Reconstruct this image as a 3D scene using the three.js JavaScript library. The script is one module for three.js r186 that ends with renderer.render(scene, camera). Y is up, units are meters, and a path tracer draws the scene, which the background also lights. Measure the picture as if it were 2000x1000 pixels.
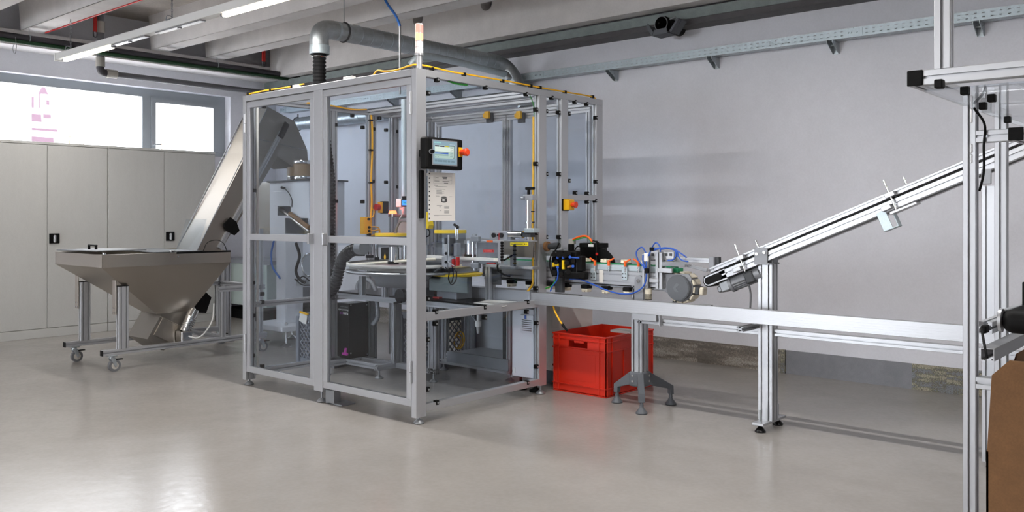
import * as THREE from 'three';
import { RoundedBoxGeometry } from 'three/addons/geometries/RoundedBoxGeometry.js';
import { mergeGeometries } from 'three/addons/utils/BufferGeometryUtils.js';
import { RectAreaLightUniformsLib } from 'three/addons/lights/RectAreaLightUniformsLib.js';

// ---------------------------------------------------------------- camera, sky, lights, exposure
RectAreaLightUniformsLib.init();
const scene = new THREE.Scene();
const FOCAL = 1699, EYE = 1.22, YAW = 41.06 * Math.PI / 180;      // focal length in pixels of the 2000 x 1000 frame
const camera = new THREE.PerspectiveCamera(2 * Math.atan(500 / FOCAL) * 180 / Math.PI, 2, 0.05, 100);
camera.position.set(0, EYE, 0);
camera.rotation.set(0, YAW, 0);
camera.setViewOffset(2000, 1000, 0, 80, 2000, 1000);
const renderer = new THREE.WebGLRenderer({ antialias: true });
renderer.toneMapping = THREE.LinearToneMapping;
renderer.toneMappingExposure = 1.25;
renderer.shadowMap.enabled = true;
scene.background = new THREE.Color(0.94, 0.98, 1.04).multiplyScalar(11);   // bright overcast sky outside the windows
const LAMP = new THREE.Color(1.0, 0.965, 0.925), LAMP_NITS = 108;
const areaLight = (color, nits, w, h, pos, look) => {
  const l = new THREE.RectAreaLight(color, nits, w, h);
  l.position.set(...pos); l.lookAt(...look); l.castShadow = true; scene.add(l); return l;
};

// ---------------------------------------------------------------- helpers
let seed = 7;
const rnd = () => { seed = (seed * 1664525 + 1013904223) % 4294967296; return seed / 4294967296; };
const cosY = Math.cos(YAW), sinY = Math.sin(YAW);
const ray = (px, py) => { const u = (px - 1000) / FOCAL, v = -(py - 420) / FOCAL; return [-sinY + cosY * u, v, -cosY - sinY * u]; };
const go = (r, t) => [r[0] * t, EYE + r[1] * t, r[2] * t];
const atX = (px, py, x) => { const r = ray(px, py); return go(r, x / r[0]); };
const atY = (px, py, y) => { const r = ray(px, py); return go(r, (y - EYE) / r[1]); };
const atZ = (px, py, z) => { const r = ray(px, py); return go(r, z / r[2]); };
const atD = (px, py, d) => go(ray(px, py), d);
const V = (a) => new THREE.Vector3(...a);
const used = {};
const numbered = (n) => { used[n] = (used[n] ?? -1) + 1; return used[n] ? `${n}_${String(used[n]).padStart(3, '0')}` : n; };
const tops = [];
const clean = (g) => { let q = g.index ? g.toNonIndexed() : g; for (const k of Object.keys(q.attributes)) if (!['position', 'normal', 'uv'].includes(k)) q.deleteAttribute(k); q.morphAttributes = {}; return q; };
const join = (list) => list.length === 1 ? list[0] : mergeGeometries(list.map(clean));
// texture coordinates in metres, from the side each face points to
function metric(g) {
  const q = g.index ? g.toNonIndexed() : g, p = q.attributes.position, n = q.attributes.normal, uv = new Float32Array(p.count * 2);
  for (let i = 0; i < p.count; i++) {
    const a = Math.abs(n.getX(i)), b = Math.abs(n.getY(i)), c = Math.abs(n.getZ(i));
    if (b >= a && b >= c) { uv[2 * i] = p.getX(i); uv[2 * i + 1] = p.getZ(i); }
    else if (a >= c) { uv[2 * i] = p.getZ(i); uv[2 * i + 1] = p.getY(i); }
    else { uv[2 * i] = p.getX(i); uv[2 * i + 1] = p.getY(i); }
  }
  q.setAttribute('uv', new THREE.BufferAttribute(uv, 2)); return q;
}
function mesh(name, geo, mat, parent) {
  const m = new THREE.Mesh(Array.isArray(geo) ? join(geo) : geo, mat);
  m.castShadow = m.receiveShadow = true; m.name = name;
  (parent ?? scene).add(m); return m;
}
function thing(name, label, category, group) {
  const g = new THREE.Group(); g.name = numbered(name); g.userData = { label, category }; if (group) g.userData.group = group;
  scene.add(g); tops.push(g); return g;
}
function solo(name, label, category, geo, mat, group) {
  const m = mesh(numbered(name), geo, mat); m.userData = { label, category }; if (group) m.userData.group = group; tops.push(m); return m;
}
function struct(name, geo, mat, label, category, parent) {
  const m = mesh(name, geo, mat, parent); if (!parent) m.userData = { kind: 'structure', label, category }; return m;
}
const sort = (a, b) => a < b ? [a, b] : [b, a];
function bx(xs, ys, zs) {
  const [x0, x1] = sort(...xs), [y0, y1] = sort(...ys), [z0, z1] = sort(...zs);
  return new THREE.BoxGeometry(x1 - x0, y1 - y0, z1 - z0).translate((x0 + x1) / 2, (y0 + y1) / 2, (z0 + z1) / 2);
}
function rb(xs, ys, zs, r = 0.004, s = 2) {
  const [x0, x1] = sort(...xs), [y0, y1] = sort(...ys), [z0, z1] = sort(...zs);
  r = Math.min(r, (x1 - x0) * 0.45, (y1 - y0) * 0.45, (z1 - z0) * 0.45);
  return new RoundedBoxGeometry(x1 - x0, y1 - y0, z1 - z0, s, r).translate((x0 + x1) / 2, (y0 + y1) / 2, (z0 + z1) / 2);
}
// a box whose front (towards +z) fills the given pixels at the plane z
function fz(pxs, pys, z, deep, r = 0.003) {
  const my = (pys[0] + pys[1]) / 2, mx = (pxs[0] + pxs[1]) / 2;
  return rb([atZ(pxs[0], my, z)[0], atZ(pxs[1], my, z)[0]], [atZ(mx, pys[0], z)[1], atZ(mx, pys[1], z)[1]], [z - deep, z], r);
}
// the same for a side towards +x at the plane x
function fx(pxs, pys, x, deep, r = 0.003) {
  const my = (pys[0] + pys[1]) / 2, mx = (pxs[0] + pxs[1]) / 2;
  return rb([x - deep, x], [atX(mx, pys[0], x)[1], atX(mx, pys[1], x)[1]], [atX(pxs[0], my, x)[2], atX(pxs[1], my, x)[2]], r);
}
function rod(a, b, r, seg = 16, r2 = r) {
  const A = V(a), B = V(b), d = B.clone().sub(A), g = new THREE.CylinderGeometry(r2, r, d.length(), seg);
  g.applyQuaternion(new THREE.Quaternion().setFromUnitVectors(new THREE.Vector3(0, 1, 0), d.normalize()));
  return g.translate((A.x + B.x) / 2, (A.y + B.y) / 2, (A.z + B.z) / 2);
}
const wire = (pts, r, n = 48, seg = 8) => new THREE.TubeGeometry(new THREE.CatmullRomCurve3(pts.map(V), false, 'centripetal'), n, r, seg);
const lathe = (pts, at, seg = 24) => new THREE.LatheGeometry(pts.map(([r, y]) => new THREE.Vector2(Math.max(r, 1e-4), y)), seg).translate(...at);
// a ribbed hose along a curve
function ribbed(pts, r, n, depth = 0.12, seg = 20) {
  const curve = new THREE.CatmullRomCurve3(pts.map(V), false, 'centripetal'), rings = n * 4, g = new THREE.TubeGeometry(curve, rings, 1, seg), p = g.attributes.position;
  for (let i = 0; i <= rings; i++) {
    const c = curve.getPointAt(i / rings), k = r * (1 - depth * [0, 0.35, 1, 0.35][i % 4]);
    for (let j = 0; j <= seg; j++) { const q = i * (seg + 1) + j; p.setXYZ(q, c.x + (p.getX(q) - c.x) * k, c.y + (p.getY(q) - c.y) * k, c.z + (p.getZ(q) - c.z) * k); }
  }
  g.computeVertexNormals(); return g;
}
// slotted aluminium section along an axis; slots: the sides that show a groove
function prof(axis, xs, ys, zs, slots = '+x-x+y-y+z-z') {
  const R = { x: sort(...xs), y: sort(...ys), z: sort(...zs) };
  const [U, W] = { x: ['y', 'z'], y: ['z', 'x'], z: ['x', 'y'] }[axis];
  const [u0, u1] = R[U], [v0, v1] = R[W], c = 0.0016, sw = 0.0085, sd = Math.min(0.0105, (u1 - u0) * 0.3, (v1 - v0) * 0.3), pts = [];
  const side = (len, on, f) => { const k = Math.max(1, Math.round(len / 0.04)); f(c, 0); if (on) for (let i = 0; i < k; i++) { const m = len * (i + 0.5) / k; f(m - sw / 2, 0); f(m - sw / 2, 0.003); f(m - sw * 0.9, 0.0035); f(m - sw * 0.9, sd); f(m + sw * 0.9, sd); f(m + sw * 0.9, 0.0035); f(m + sw / 2, 0.003); f(m + sw / 2, 0); } f(len - c, 0); };
  side(u1 - u0, slots.includes('-' + W), (a, d) => pts.push([u0 + a, v0 + d]));
  side(v1 - v0, slots.includes('+' + U), (a, d) => pts.push([u1 - d, v0 + a]));
  side(u1 - u0, slots.includes('+' + W), (a, d) => pts.push([u1 - a, v1 - d]));
  side(v1 - v0, slots.includes('-' + U), (a, d) => pts.push([u0 + d, v1 - a]));
  const g = new THREE.ExtrudeGeometry(new THREE.Shape(pts.map((p) => new THREE.Vector2(...p))), { depth: R[axis][1] - R[axis][0], bevelEnabled: false });
  const e = { x: new THREE.Vector3(1, 0, 0), y: new THREE.Vector3(0, 1, 0), z: new THREE.Vector3(0, 0, 1) };
  g.applyMatrix4(new THREE.Matrix4().makeBasis(e[U], e[W], e[axis]).setPosition(e[axis].clone().multiplyScalar(R[axis][0])));
  return g;
}
// a prism: outline in (z, y), thick in x
function prismX(pts, x0, x1) {
  const g = new THREE.ExtrudeGeometry(new THREE.Shape(pts.map(([z, y]) => new THREE.Vector2(-z, y))), { depth: Math.abs(x1 - x0), bevelEnabled: false });
  return g.applyMatrix4(new THREE.Matrix4().makeBasis(new THREE.Vector3(0, 0, -1), new THREE.Vector3(0, 1, 0), new THREE.Vector3(1, 0, 0))).translate(Math.min(x0, x1), 0, 0);
}
// a prism: outline in (x, y), thick in z
const prismZ = (pts, z0, z1, bevel = 0) => new THREE.ExtrudeGeometry(new THREE.Shape(pts.map((p) => new THREE.Vector2(...p))), { depth: Math.abs(z1 - z0), bevelEnabled: bevel > 0, bevelSize: bevel, bevelThickness: bevel, bevelOffset: -bevel, bevelSegments: 2 }).translate(0, 0, Math.min(z0, z1));
function hull(quads) {           // flat faces given as lists of corners
  const pos = [];
  for (const q of quads) for (let i = 1; i + 1 < q.length; i++) pos.push(...q[0], ...q[i], ...q[i + 1]);
  const g = new THREE.BufferGeometry(); g.setAttribute('position', new THREE.Float32BufferAttribute(pos, 3)); g.setAttribute('uv', new THREE.Float32BufferAttribute(new Float32Array(pos.length / 3 * 2), 2)); g.computeVertexNormals(); return g;
}
const turned = (g, pivot, axis, a) => g.translate(-pivot[0], -pivot[1], -pivot[2]).applyMatrix4(new THREE.Matrix4().makeRotationAxis(V(axis), a)).translate(...pivot);

// ---------------------------------------------------------------- textures and materials
const lerp = (a, b, t) => a + (b - a) * t;
function noiseGrid(n, cells, s0) {           // tiling value noise
  const keep = seed; seed = s0; const v = Array.from({ length: cells * cells }, rnd); seed = keep;
  const out = new Float32Array(n * n), sm = (t) => t * t * (3 - 2 * t);
  for (let y = 0; y < n; y++) for (let x = 0; x < n; x++) {
    const fx_ = x / n * cells, fy_ = y / n * cells, i = Math.floor(fx_), j = Math.floor(fy_), a = sm(fx_ - i), b = sm(fy_ - j);
    const w = (q, r) => v[(q % cells) + (r % cells) * cells];
    out[y * n + x] = lerp(lerp(w(i, j), w(i + 1, j), a), lerp(w(i, j + 1), w(i + 1, j + 1), a), b);
  }
  return out;
}
function dataTex(n, paint, repeat, srgb = true) {
  const d = new Uint8Array(n * n * 4);
  for (let i = 0; i < n * n; i++) { const c = paint(i, i % n, Math.floor(i / n)); d[4 * i] = c[0]; d[4 * i + 1] = c[1]; d[4 * i + 2] = c[2]; d[4 * i + 3] = 255; }
  const t = new THREE.DataTexture(d, n, n); t.magFilter = t.minFilter = THREE.LinearFilter; t.wrapS = t.wrapT = THREE.RepeatWrapping; t.repeat.set(repeat, repeat);
  if (srgb) t.colorSpace = THREE.SRGBColorSpace; t.needsUpdate = true; return t;
}
const clamp8 = (v) => Math.max(0, Math.min(255, v));
const N8 = noiseGrid(512, 8, 3), N32 = noiseGrid(512, 32, 5), N128 = noiseGrid(512, 128, 9), N256 = noiseGrid(512, 256, 13);
const tone = (rgb, a, b, c, repeat) => dataTex(512, (i) => { const k = 1 + a * (N8[i] - 0.5) + b * (N32[i] - 0.5) + c * (N256[i] - 0.5); return rgb.map((v) => clamp8(v * k)); }, repeat);
const std = (o) => new THREE.MeshStandardMaterial(o);
const phys = (o) => new THREE.MeshPhysicalMaterial(o);
const M = {};
M.floor = phys({ specularIntensity: 0.55, map: tone([160, 156, 152], 0.035, 0.03, 0.03, 0.31), roughness: 0.26, roughnessMap: dataTex(512, (i) => { const v = clamp8(255 * (0.82 + 0.25 * (N8[i] - 0.5) + 0.2 * (N128[i] - 0.5))); return [v, v, v]; }, 0.4, false), bumpMap: dataTex(512, (i) => { const v = clamp8(128 + 120 * (N32[i] - 0.5) + 60 * (N128[i] - 0.5)); return [v, v, v]; }, 0.8, false), bumpScale: 0.0006 });
M.wall = std({ map: tone([227, 228, 235], 0.015, 0.012, 0.02, 0.5), roughness: 0.9, bumpMap: dataTex(512, (i) => { const v = clamp8(128 + 90 * (N256[i] - 0.5) + 60 * (N32[i] - 0.5)); return [v, v, v]; }, 0.9, false), bumpScale: 0.0008 });
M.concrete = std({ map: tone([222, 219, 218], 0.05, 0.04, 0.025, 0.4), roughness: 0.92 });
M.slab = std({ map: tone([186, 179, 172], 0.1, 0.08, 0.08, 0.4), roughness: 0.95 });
M.alu = std({ color: 0xbcbec2, metalness: 0.6, roughness: 0.38 });
M.aluBright = std({ color: 0xb0b2b6, metalness: 0.6, roughness: 0.32 });
M.aluDark = std({ color: 0x8f9296, metalness: 0.6, roughness: 0.42 });
M.steel = std({ color: 0xbcb5ab, metalness: 1, roughness: 0.36 });
M.sheet = std({ color: 0x9d9891, metalness: 1, roughness: 0.48 });
M.chrome = std({ color: 0xdcdcdc, metalness: 1, roughness: 0.1 });
M.zinc = std({ map: tone([176, 183, 187], 0.05, 0.07, 0.06, 1.2), metalness: 0.8, roughness: 0.42 });
M.zincPale = std({ map: tone([184, 197, 203], 0.04, 0.06, 0.05, 1.2), metalness: 0.5, roughness: 0.42 });
M.black = phys({ color: 0x09090a, roughness: 0.6, specularIntensity: 0.4 });
M.blackGloss = phys({ color: 0x060607, roughness: 0.3, specularIntensity: 0.6 });
M.rubber = phys({ color: 0x101012, roughness: 0.7, specularIntensity: 0.5 });
M.greyRubber = std({ color: 0x6a6c70, roughness: 0.7 });
M.white = std({ color: 0xe9e9e7, roughness: 0.55 });
M.whitePaint = std({ color: 0xdfe1e6, roughness: 0.4 });
M.beige = std({ color: 0xd8d5cf, roughness: 0.5 });
M.cabinet = std({ map: tone([192, 192, 189], 0.01, 0.01, 0.03, 1), roughness: 0.5 });
M.lowCabinet = std({ color: 0xaebab6, roughness: 0.5 });
M.yellow = std({ color: 0xf2b807, roughness: 0.42 });
M.yellowCable = std({ color: 0xf6b911, roughness: 0.5 });
M.yellowBright = std({ color: 0xf4cf16, roughness: 0.4 });
M.orange = std({ color: 0xf2661d, roughness: 0.4 });
M.red = std({ color: 0xc01812, roughness: 0.45 });
M.estop = std({ color: 0xe8451a, roughness: 0.35 });
M.crate = std({ color: 0xd42a10, roughness: 0.38 });
M.blue = std({ color: 0x2456b8, roughness: 0.4 });
M.blueHose = std({ color: 0x1d62b4, roughness: 0.4 });
M.green = std({ color: 0x17925f, roughness: 0.6 });
M.greenCable = std({ color: 0x2f9a35, roughness: 0.5 });
M.darkPipe = std({ color: 0x3d3b41, roughness: 0.55 });
M.greenPipe = std({ color: 0x173f23, roughness: 0.5 });
M.pvc = std({ color: 0x6e6e74, roughness: 0.45 });
M.pvcLight = std({ color: 0xb3afa8, roughness: 0.5 });
M.cream = std({ color: 0xebe3cf, roughness: 0.5 });
M.greyPlastic = std({ color: 0x5c6066, roughness: 0.5 });
M.greyMark = std({ color: 0x6b6f75, roughness: 0.5 });
M.greyMid = std({ color: 0x8d9096, roughness: 0.45, metalness: 0.2 });
M.greyCrate = std({ color: 0x80848d, roughness: 0.6 });
M.slate = std({ color: 0x6f7a7c, roughness: 0.45 });
M.darkGrey = std({ color: 0x3c3f43, roughness: 0.5 });
M.beamTeal = std({ map: tone([133, 143, 142], 0.06, 0.08, 0.06, 0.8), roughness: 0.55 });
M.beamDark = std({ map: tone([88, 86, 88], 0.06, 0.08, 0.06, 0.8), roughness: 0.6 });
M.cardboard = std({ map: tone([122, 88, 57], 0.06, 0.06, 0.08, 1.5), roughness: 0.85 });
M.brown = std({ color: 0x8a6a48, roughness: 0.7 });
M.paper = std({ color: 0xece9e4, roughness: 0.8 });
M.magenta = std({ color: 0xc035a8, roughness: 0.4 });
M.windowFrame = std({ color: 0xa3a9ae, roughness: 0.45, metalness: 0.2 });
M.bellows = phys({ color: 0xb29672, roughness: 0.35, transmission: 0.25, thickness: 0 });
M.glass = phys({ color: 0xffffff, roughness: 0.0, transmission: 1, thickness: 0, ior: 1.35 });
M.acrylic = phys({ color: 0xf4f7fa, roughness: 0.02, transmission: 1, thickness: 0, ior: 1.3 });
M.smoked = phys({ color: 0xc9cccd, roughness: 0.08, transmission: 1, thickness: 0, ior: 1.4 });
M.worn = std({ map: dataTex(512, (i, x, y) => {           // skirting with paint scuffed off in long streaks
  const st = N8[(y * 512 + Math.floor(x / 5)) % 262144] * 0.5 + N32[(y % 512) * 512 + Math.floor(x / 7)] * 0.5, g = N128[i];
  const k = st + 0.35 * (g - 0.5);
  const c = k > 0.66 ? [172, 167, 159] : k > 0.54 ? [146, 139, 130] : k > 0.42 ? [134, 127, 119] : [118, 112, 105];
  return c.map((v) => clamp8(v * (0.9 + 0.2 * N256[i])));
}, 1.4), roughness: 0.8, bumpMap: dataTex(512, (i) => { const v = clamp8(255 * N32[i]); return [v, v, v]; }, 2, false), bumpScale: 0.004 });
M.wornGreen = std({ map: dataTex(512, (i, x, y) => {
  const st = N32[(y % 512) * 512 + Math.floor(x / 6)] * 0.6 + N128[i] * 0.4;
  const c = st > 0.62 ? [172, 166, 148] : st > 0.52 ? [128, 130, 112] : st > 0.42 ? [118, 114, 106] : [134, 138, 142];
  return c.map((v) => clamp8(v * (0.85 + 0.3 * N256[i])));
}, 1.8), roughness: 0.85, bumpMap: dataTex(512, (i) => { const v = clamp8(255 * N128[i]); return [v, v, v]; }, 2, false), bumpScale: 0.004 });
M.skirt = std({ map: tone([133, 134, 140], 0.06, 0.05, 0.05, 1), roughness: 0.55 });
const glow = (hex, k) => std({ color: 0x222222, emissive: hex, emissiveIntensity: k, roughness: 0.4 });
M.tube = glow(0xfff4dc, 5);
function canvasMat(w, h, draw, o = {}) {
  const c = document.createElement('canvas'); c.width = w; c.height = h; draw(c.getContext('2d'), w, h);
  const t = new THREE.CanvasTexture(c); t.colorSpace = THREE.SRGBColorSpace;
  const { lit, ...rest } = o; return std({ map: t, roughness: 0.6, ...rest, ...(lit ? { emissive: 0xffffff, emissiveMap: t, emissiveIntensity: lit } : {}) });
}
function quad(a, b, c, d) {      // a picture plane: lower left, lower right, upper right, upper left
  const g = new THREE.BufferGeometry(); g.setAttribute('position', new THREE.Float32BufferAttribute([...a, ...b, ...c, ...a, ...c, ...d], 3));
  g.setAttribute('uv', new THREE.Float32BufferAttribute([0, 0, 1, 0, 1, 1, 0, 0, 1, 1, 0, 1], 2)); g.computeVertexNormals(); return g;
}

// ---------------------------------------------------------------- the room
const XL = -9.65, ZB = -6.45, XR = 4.6, ZF = 7.2, SLAB = 3.42;
struct('floor', metric(bx([XL - 0.4, XR + 0.3], [-0.12, 0], [ZB - 0.3, ZF + 0.3])), M.floor, 'smooth grey-beige glossy resin floor of the hall', 'floor');
struct('wall_back', metric(bx([XL - 0.4, XR + 0.3], [0, SLAB + 0.2], [ZB - 0.3, ZB])), M.wall, 'long plain white plastered wall behind the machine', 'wall');
struct('wall_right', metric(bx([XR, XR + 0.3], [0, SLAB + 0.2], [ZB, ZF])), M.wall, 'plain white end wall out of view', 'wall');
{ // left wall with the window band
  const z0 = atX(450, 240, XL)[2], z1 = -2.8, y0 = 1.93, y1 = atX(300, 172, XL)[1];
  struct('wall_left', metric(join([bx([XL - 0.35, XL], [0, y0], [ZB, ZF]), bx([XL - 0.35, XL], [y1, SLAB + 0.2], [ZB, ZF]), bx([XL - 0.35, XL], [y0, y1], [ZB, z0]), bx([XL - 0.35, XL], [y0, y1], [z1, ZF])])), M.wall, 'white wall with a high band of windows behind the cabinets', 'wall');
  // frames
  const X = XL - 0.12, g = [], d = 0.07, zr = atX(430, 250, X)[2], top = atX(200, 165, X)[1] + 0.05, bot = y0;
  const fzs = atX(278, 230, X)[2], szs = atX(294, 230, X)[2], sg0 = atX(303, 230, X)[2], sg1 = atX(415, 250, X)[2];
  const t2 = atX(140, 174, X)[1], t3 = atX(360, 206, X)[1];
  const w = thing('window_1', 'long grey-framed window with one fixed and one opening pane above the cabinets', 'window'); w.userData.kind = 'structure';
  mesh('frame', [bx([X - d, X], [t2, y1], [zr, z1]), bx([X - d, X], [bot, bot + 0.06], [zr, z1]), bx([X - d, X], [bot + 0.06, t2], [fzs, szs]), bx([X - d, X], [bot, y1], [z0, zr]), bx([X - d, X], [bot + 0.06, t2], [z1 - 0.06, z1])], M.windowFrame, w);
  mesh('sash', [bx([X - d + 0.005, X + 0.02], [t3, t2 - 0.002], [zr + 0.002, szs - 0.002]), bx([X - d + 0.005, X + 0.02], [bot + 0.062, t3], [zr + 0.002, sg1]), bx([X - d + 0.005, X + 0.02], [bot + 0.062, t3], [sg0, szs - 0.002])], M.windowFrame, w);
  mesh('pane', bx([X - 0.05, X - 0.045], [bot + 0.06, t2], [fzs, z1 - 0.06]), M.glass, w);
  mesh('pane', bx([X - 0.05, X - 0.045], [bot + 0.06, t3], [sg1, sg0]), M.glass, w);
  mesh('handle', [rb([X + 0.02, X + 0.035], [2.02, 2.08], [szs + 0.0, szs - 0.03], 0.004), rb([X + 0.035, X + 0.05], [2.03, 2.05], [szs - 0.11, szs - 0.01], 0.004)], M.aluBright, w);
}
{ // wall behind the photographer, with the tall windows that light the machine from the front
  const a = [-8.2, -4.2], y0 = 0.3, y1 = 2.75;
  struct('wall_front', metric(join([bx([XL, a[0]], [0, SLAB + 0.2], [ZF, ZF + 0.3]), bx([a[1], XR], [0, SLAB + 0.2], [ZF, ZF + 0.3]), bx(a, [0, y0], [ZF, ZF + 0.3]), bx(a, [y1, SLAB + 0.2], [ZF, ZF + 0.3])])), M.wall, 'white wall behind the photographer with tall windows', 'wall');
  const w = thing('window_2', 'tall window behind the photographer', 'window'); w.userData.kind = 'structure';
  mesh('frame', [bx([a[0], a[1]], [y0, y0 + 0.06], [ZF + 0.1, ZF + 0.17]), bx([a[0], a[1]], [y1 - 0.06, y1], [ZF + 0.1, ZF + 0.17]), bx([a[0], a[0] + 0.06], [y0, y1], [ZF + 0.1, ZF + 0.17]), bx([a[1] - 0.06, a[1]], [y0, y1], [ZF + 0.1, ZF + 0.17]), bx([-6.24, -6.16], [y0, y1], [ZF + 0.1, ZF + 0.17])], M.windowFrame, w);
  mesh('pane', bx([a[0] + 0.06, -6.24], [y0 + 0.06, y1 - 0.06], [ZF + 0.13, ZF + 0.135]), M.glass, w);
  mesh('pane', bx([-6.16, a[1] - 0.06], [y0 + 0.06, y1 - 0.06], [ZF + 0.13, ZF + 0.135]), M.glass, w);
}
{ // ceiling: precast slab with ribs along x
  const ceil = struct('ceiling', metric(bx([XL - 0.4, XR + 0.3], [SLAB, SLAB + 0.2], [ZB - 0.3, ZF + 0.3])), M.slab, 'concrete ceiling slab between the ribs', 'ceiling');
  const RIB = 3.05, xe = -9.345, rib = (z0, z1, y = RIB, flare = 0.03) => metric(prismX([[z0, y], [z0 + 0.008, y - 0.0], [z1, y], [z1 - flare, SLAB], [z0 + flare, SLAB]], xe, XR));
  const ribs = [[-3.307, -3.496], [-4.64, -4.815], [-5.3, -5.5], [-2.67, -2.86], [-1.4, -1.59], [-0.77, -0.96], [0.5, 0.31], [1.13, 0.94], [2.4, 2.21], [3.03, 2.84], [4.3, 4.11], [4.93, 4.74], [6.2, 6.01], [6.83, 6.64]];
  for (const [a, b] of ribs) struct('rib', rib(a, b), M.concrete, '', '', ceil);
  // last rib along the wall, with service holes through its web
  const zr = -6.16, y0 = 2.915, sh = new THREE.Shape([[xe, y0], [XR, y0], [XR, SLAB], [xe, SLAB]].map((p) => new THREE.Vector2(...p)));
  for (const [px, py, r] of [[816, 36, 0.062], [950, 5, 0.062], [388, 2, 0.05]]) { const c = atZ(px, py, zr); const h = new THREE.Path(); h.absarc(c[0], c[1], r * 1.25, 0, Math.PI * 2, true); sh.holes.push(h); }
  const g = new THREE.ExtrudeGeometry(sh, { depth: 0.14, bevelEnabled: false, curveSegments: 24 }).translate(0, 0, zr - 0.14);
  struct('rib', metric(g), M.concrete, '', '', ceil);
  struct('trim_1', metric(bx([XL, xe + 0.01], [2.9, RIB], [ZB, ZF])), M.concrete, 'white concrete ledge along the top of the window wall', 'ledge');
  const b0 = atZ(1000, 84, -6.28)[1], b1 = atZ(1000, 94, -6.28)[1], b2 = atZ(1000, 104, -6.28)[1];
  struct('trim_2', metric(join([bx([XL, XR], [b1, b0 + 0.03], [ZB, -6.28]), bx([XL, XR], [b0 + 0.026, 2.915], [ZB, -6.4])])), M.beamTeal, 'greenish steel rail under the last ceiling rib', 'steel rail');
  struct('trim_3', metric(join([bx([XL, XR], [b2, b1], [ZB, -6.29]), bx([XL, XR], [b2 - 0.004, b2], [ZB, -6.265])])), M.beamDark, 'dark grey steel angle below the greenish rail', 'steel rail');
}
{ // skirting along the back wall in three stretches
  const h = atZ(1530, 683, ZB)[1], s = (a, b, m, n, l) => struct(n, metric(bx([a, b], [0, h], [ZB, ZB + 0.012])), m, l, 'skirting');
  const xa = atZ(1540, 700, ZB)[0], xb = atZ(1782, 740, ZB)[0];
  s(XL, xa - 0.05, M.worn, 'baseboard_back', 'scuffed brown and grey painted skirting with paint worn off in streaks');
  struct('trim_4', metric(rb([xa - 0.055, xa - 0.02], [0, h + 0.003], [ZB, ZB + 0.022], 0.003)), M.wornGreen, 'chipped vertical edge strip in the skirting', 'skirting');
  s(xa - 0.015, xb, M.skirt, 'baseboard_back_001', 'smooth grey painted skirting');
  s(xb, XR, M.wornGreen, 'baseboard_back_002', 'chipped skirting with greenish and cream patches');
}
// ---------------------------------------------------------------- lamps
{
  const y = 2.68, z = -3.41, x0 = atY(96, 118, y)[0];
  const lit = [[x0 + 0.14, atY(215, 90, y)[0]], [atY(425, 27, y)[0], atY(425, 27, y)[0] + 1.35], [-3.6, -2.25], [-1.7, -0.35], [0.2, 1.55]];
  const t = thing('strip_lamp', 'long white strip lamp hung on chains, tubes lit in some bays only', 'lamp', 'ceiling strip lamps');
  const body = (g, z_) => mesh('trunking', [prismX([[z_ + 0.035, y + 0.012], [z_ + 0.03, y + 0.075], [z_ - 0.03, y + 0.075], [z_ - 0.035, y + 0.012]], x0, XR - 0.4), rb([x0 - 0.012, x0 + 0.012], [y + 0.004, y + 0.08], [z_ - 0.04, z_ + 0.04], 0.004)], M.white, g);
  body(t, z);
  const gapA = lit[0][1], gapB = lit[1][0];
  for (const [a, b] of [[gapA + 0.03, gapA + 0.62], [gapA + 0.8, gapA + 1.5]]) mesh('blanking_strip', [rb([a, b], [y + 0.0, y + 0.014], [z - 0.024, z + 0.024], 0.003), rb([(a + b) / 2 - 0.015, (a + b) / 2 + 0.015], [y - 0.008, y + 0.003], [z - 0.012, z + 0.012], 0.003)], M.aluBright, t);
  const tube = (g, a, b, z_) => {
    mesh('tube', rb([a, b], [y - 0.016, y + 0.012], [z_ - 0.02, z_ + 0.02], 0.008, 3), M.tube, g);
    for (const q of [a - 0.03, b]) mesh('tube_socket', rb([q, q + 0.03], [y - 0.012, y + 0.012], [z_ - 0.018, z_ + 0.018]), M.greyMid, g);
    areaLight(LAMP, LAMP_NITS, b - a, 0.05, [(a + b) / 2, y - 0.025, z_], [(a + b) / 2, 0, z_]);
  };
  for (const [a, b] of lit) tube(t, a, b, z);
  for (const [px, py] of [[138, 92], [336, 32]]) {
    const x = atZ(px, py, z)[0], links = [];
    for (let i = 0, yy = y + 0.075; yy < 3.03; i++, yy += 0.022) { const l = new THREE.TorusGeometry(0.011, 0.0022, 6, 10); l.scale(0.7, 1.25, 1); if (i % 2) l.rotateY(Math.PI / 2); links.push(l.translate(x, yy + 0.012, z)); }
    mesh('chain', links, M.aluDark, t); mesh('hook', [rb([x - 0.03, x + 0.03], [y + 0.072, y + 0.082], [z - 0.036, z + 0.036]), wire([[x - 0.03, y + 0.07, z + 0.037], [x - 0.02, y + 0.11, z + 0.03], [x, y + 0.105, z]], 0.004, 12)], M.aluDark, t);
  }
  for (const z2 of [-0.1, 2.2, 4.6]) {  // further lamp rows out of view, added as fill light
    const g = thing('strip_lamp', z2 < 0 ? 'unseen strip lamp added for fill light over the free floor nearest the machine' : z2 < 3 ? 'unseen strip lamp added for fill light over the middle of the free floor' : 'unseen strip lamp added for fill light close to the wall with the tall windows', 'lamp', 'ceiling strip lamps');
    body(g, z2); for (const x of z2 < 0 ? [-5.6, -3.4] : [-5.6, -3.4, -1.2, 1.0]) tube(g, x, x + 1.35, z2);
    for (const x of [-8, -4, 0, 3]) mesh('chain', rod([x, y + 0.07, z2], [x, SLAB, z2], 0.006, 6), M.aluDark, g);
  }
}
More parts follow.
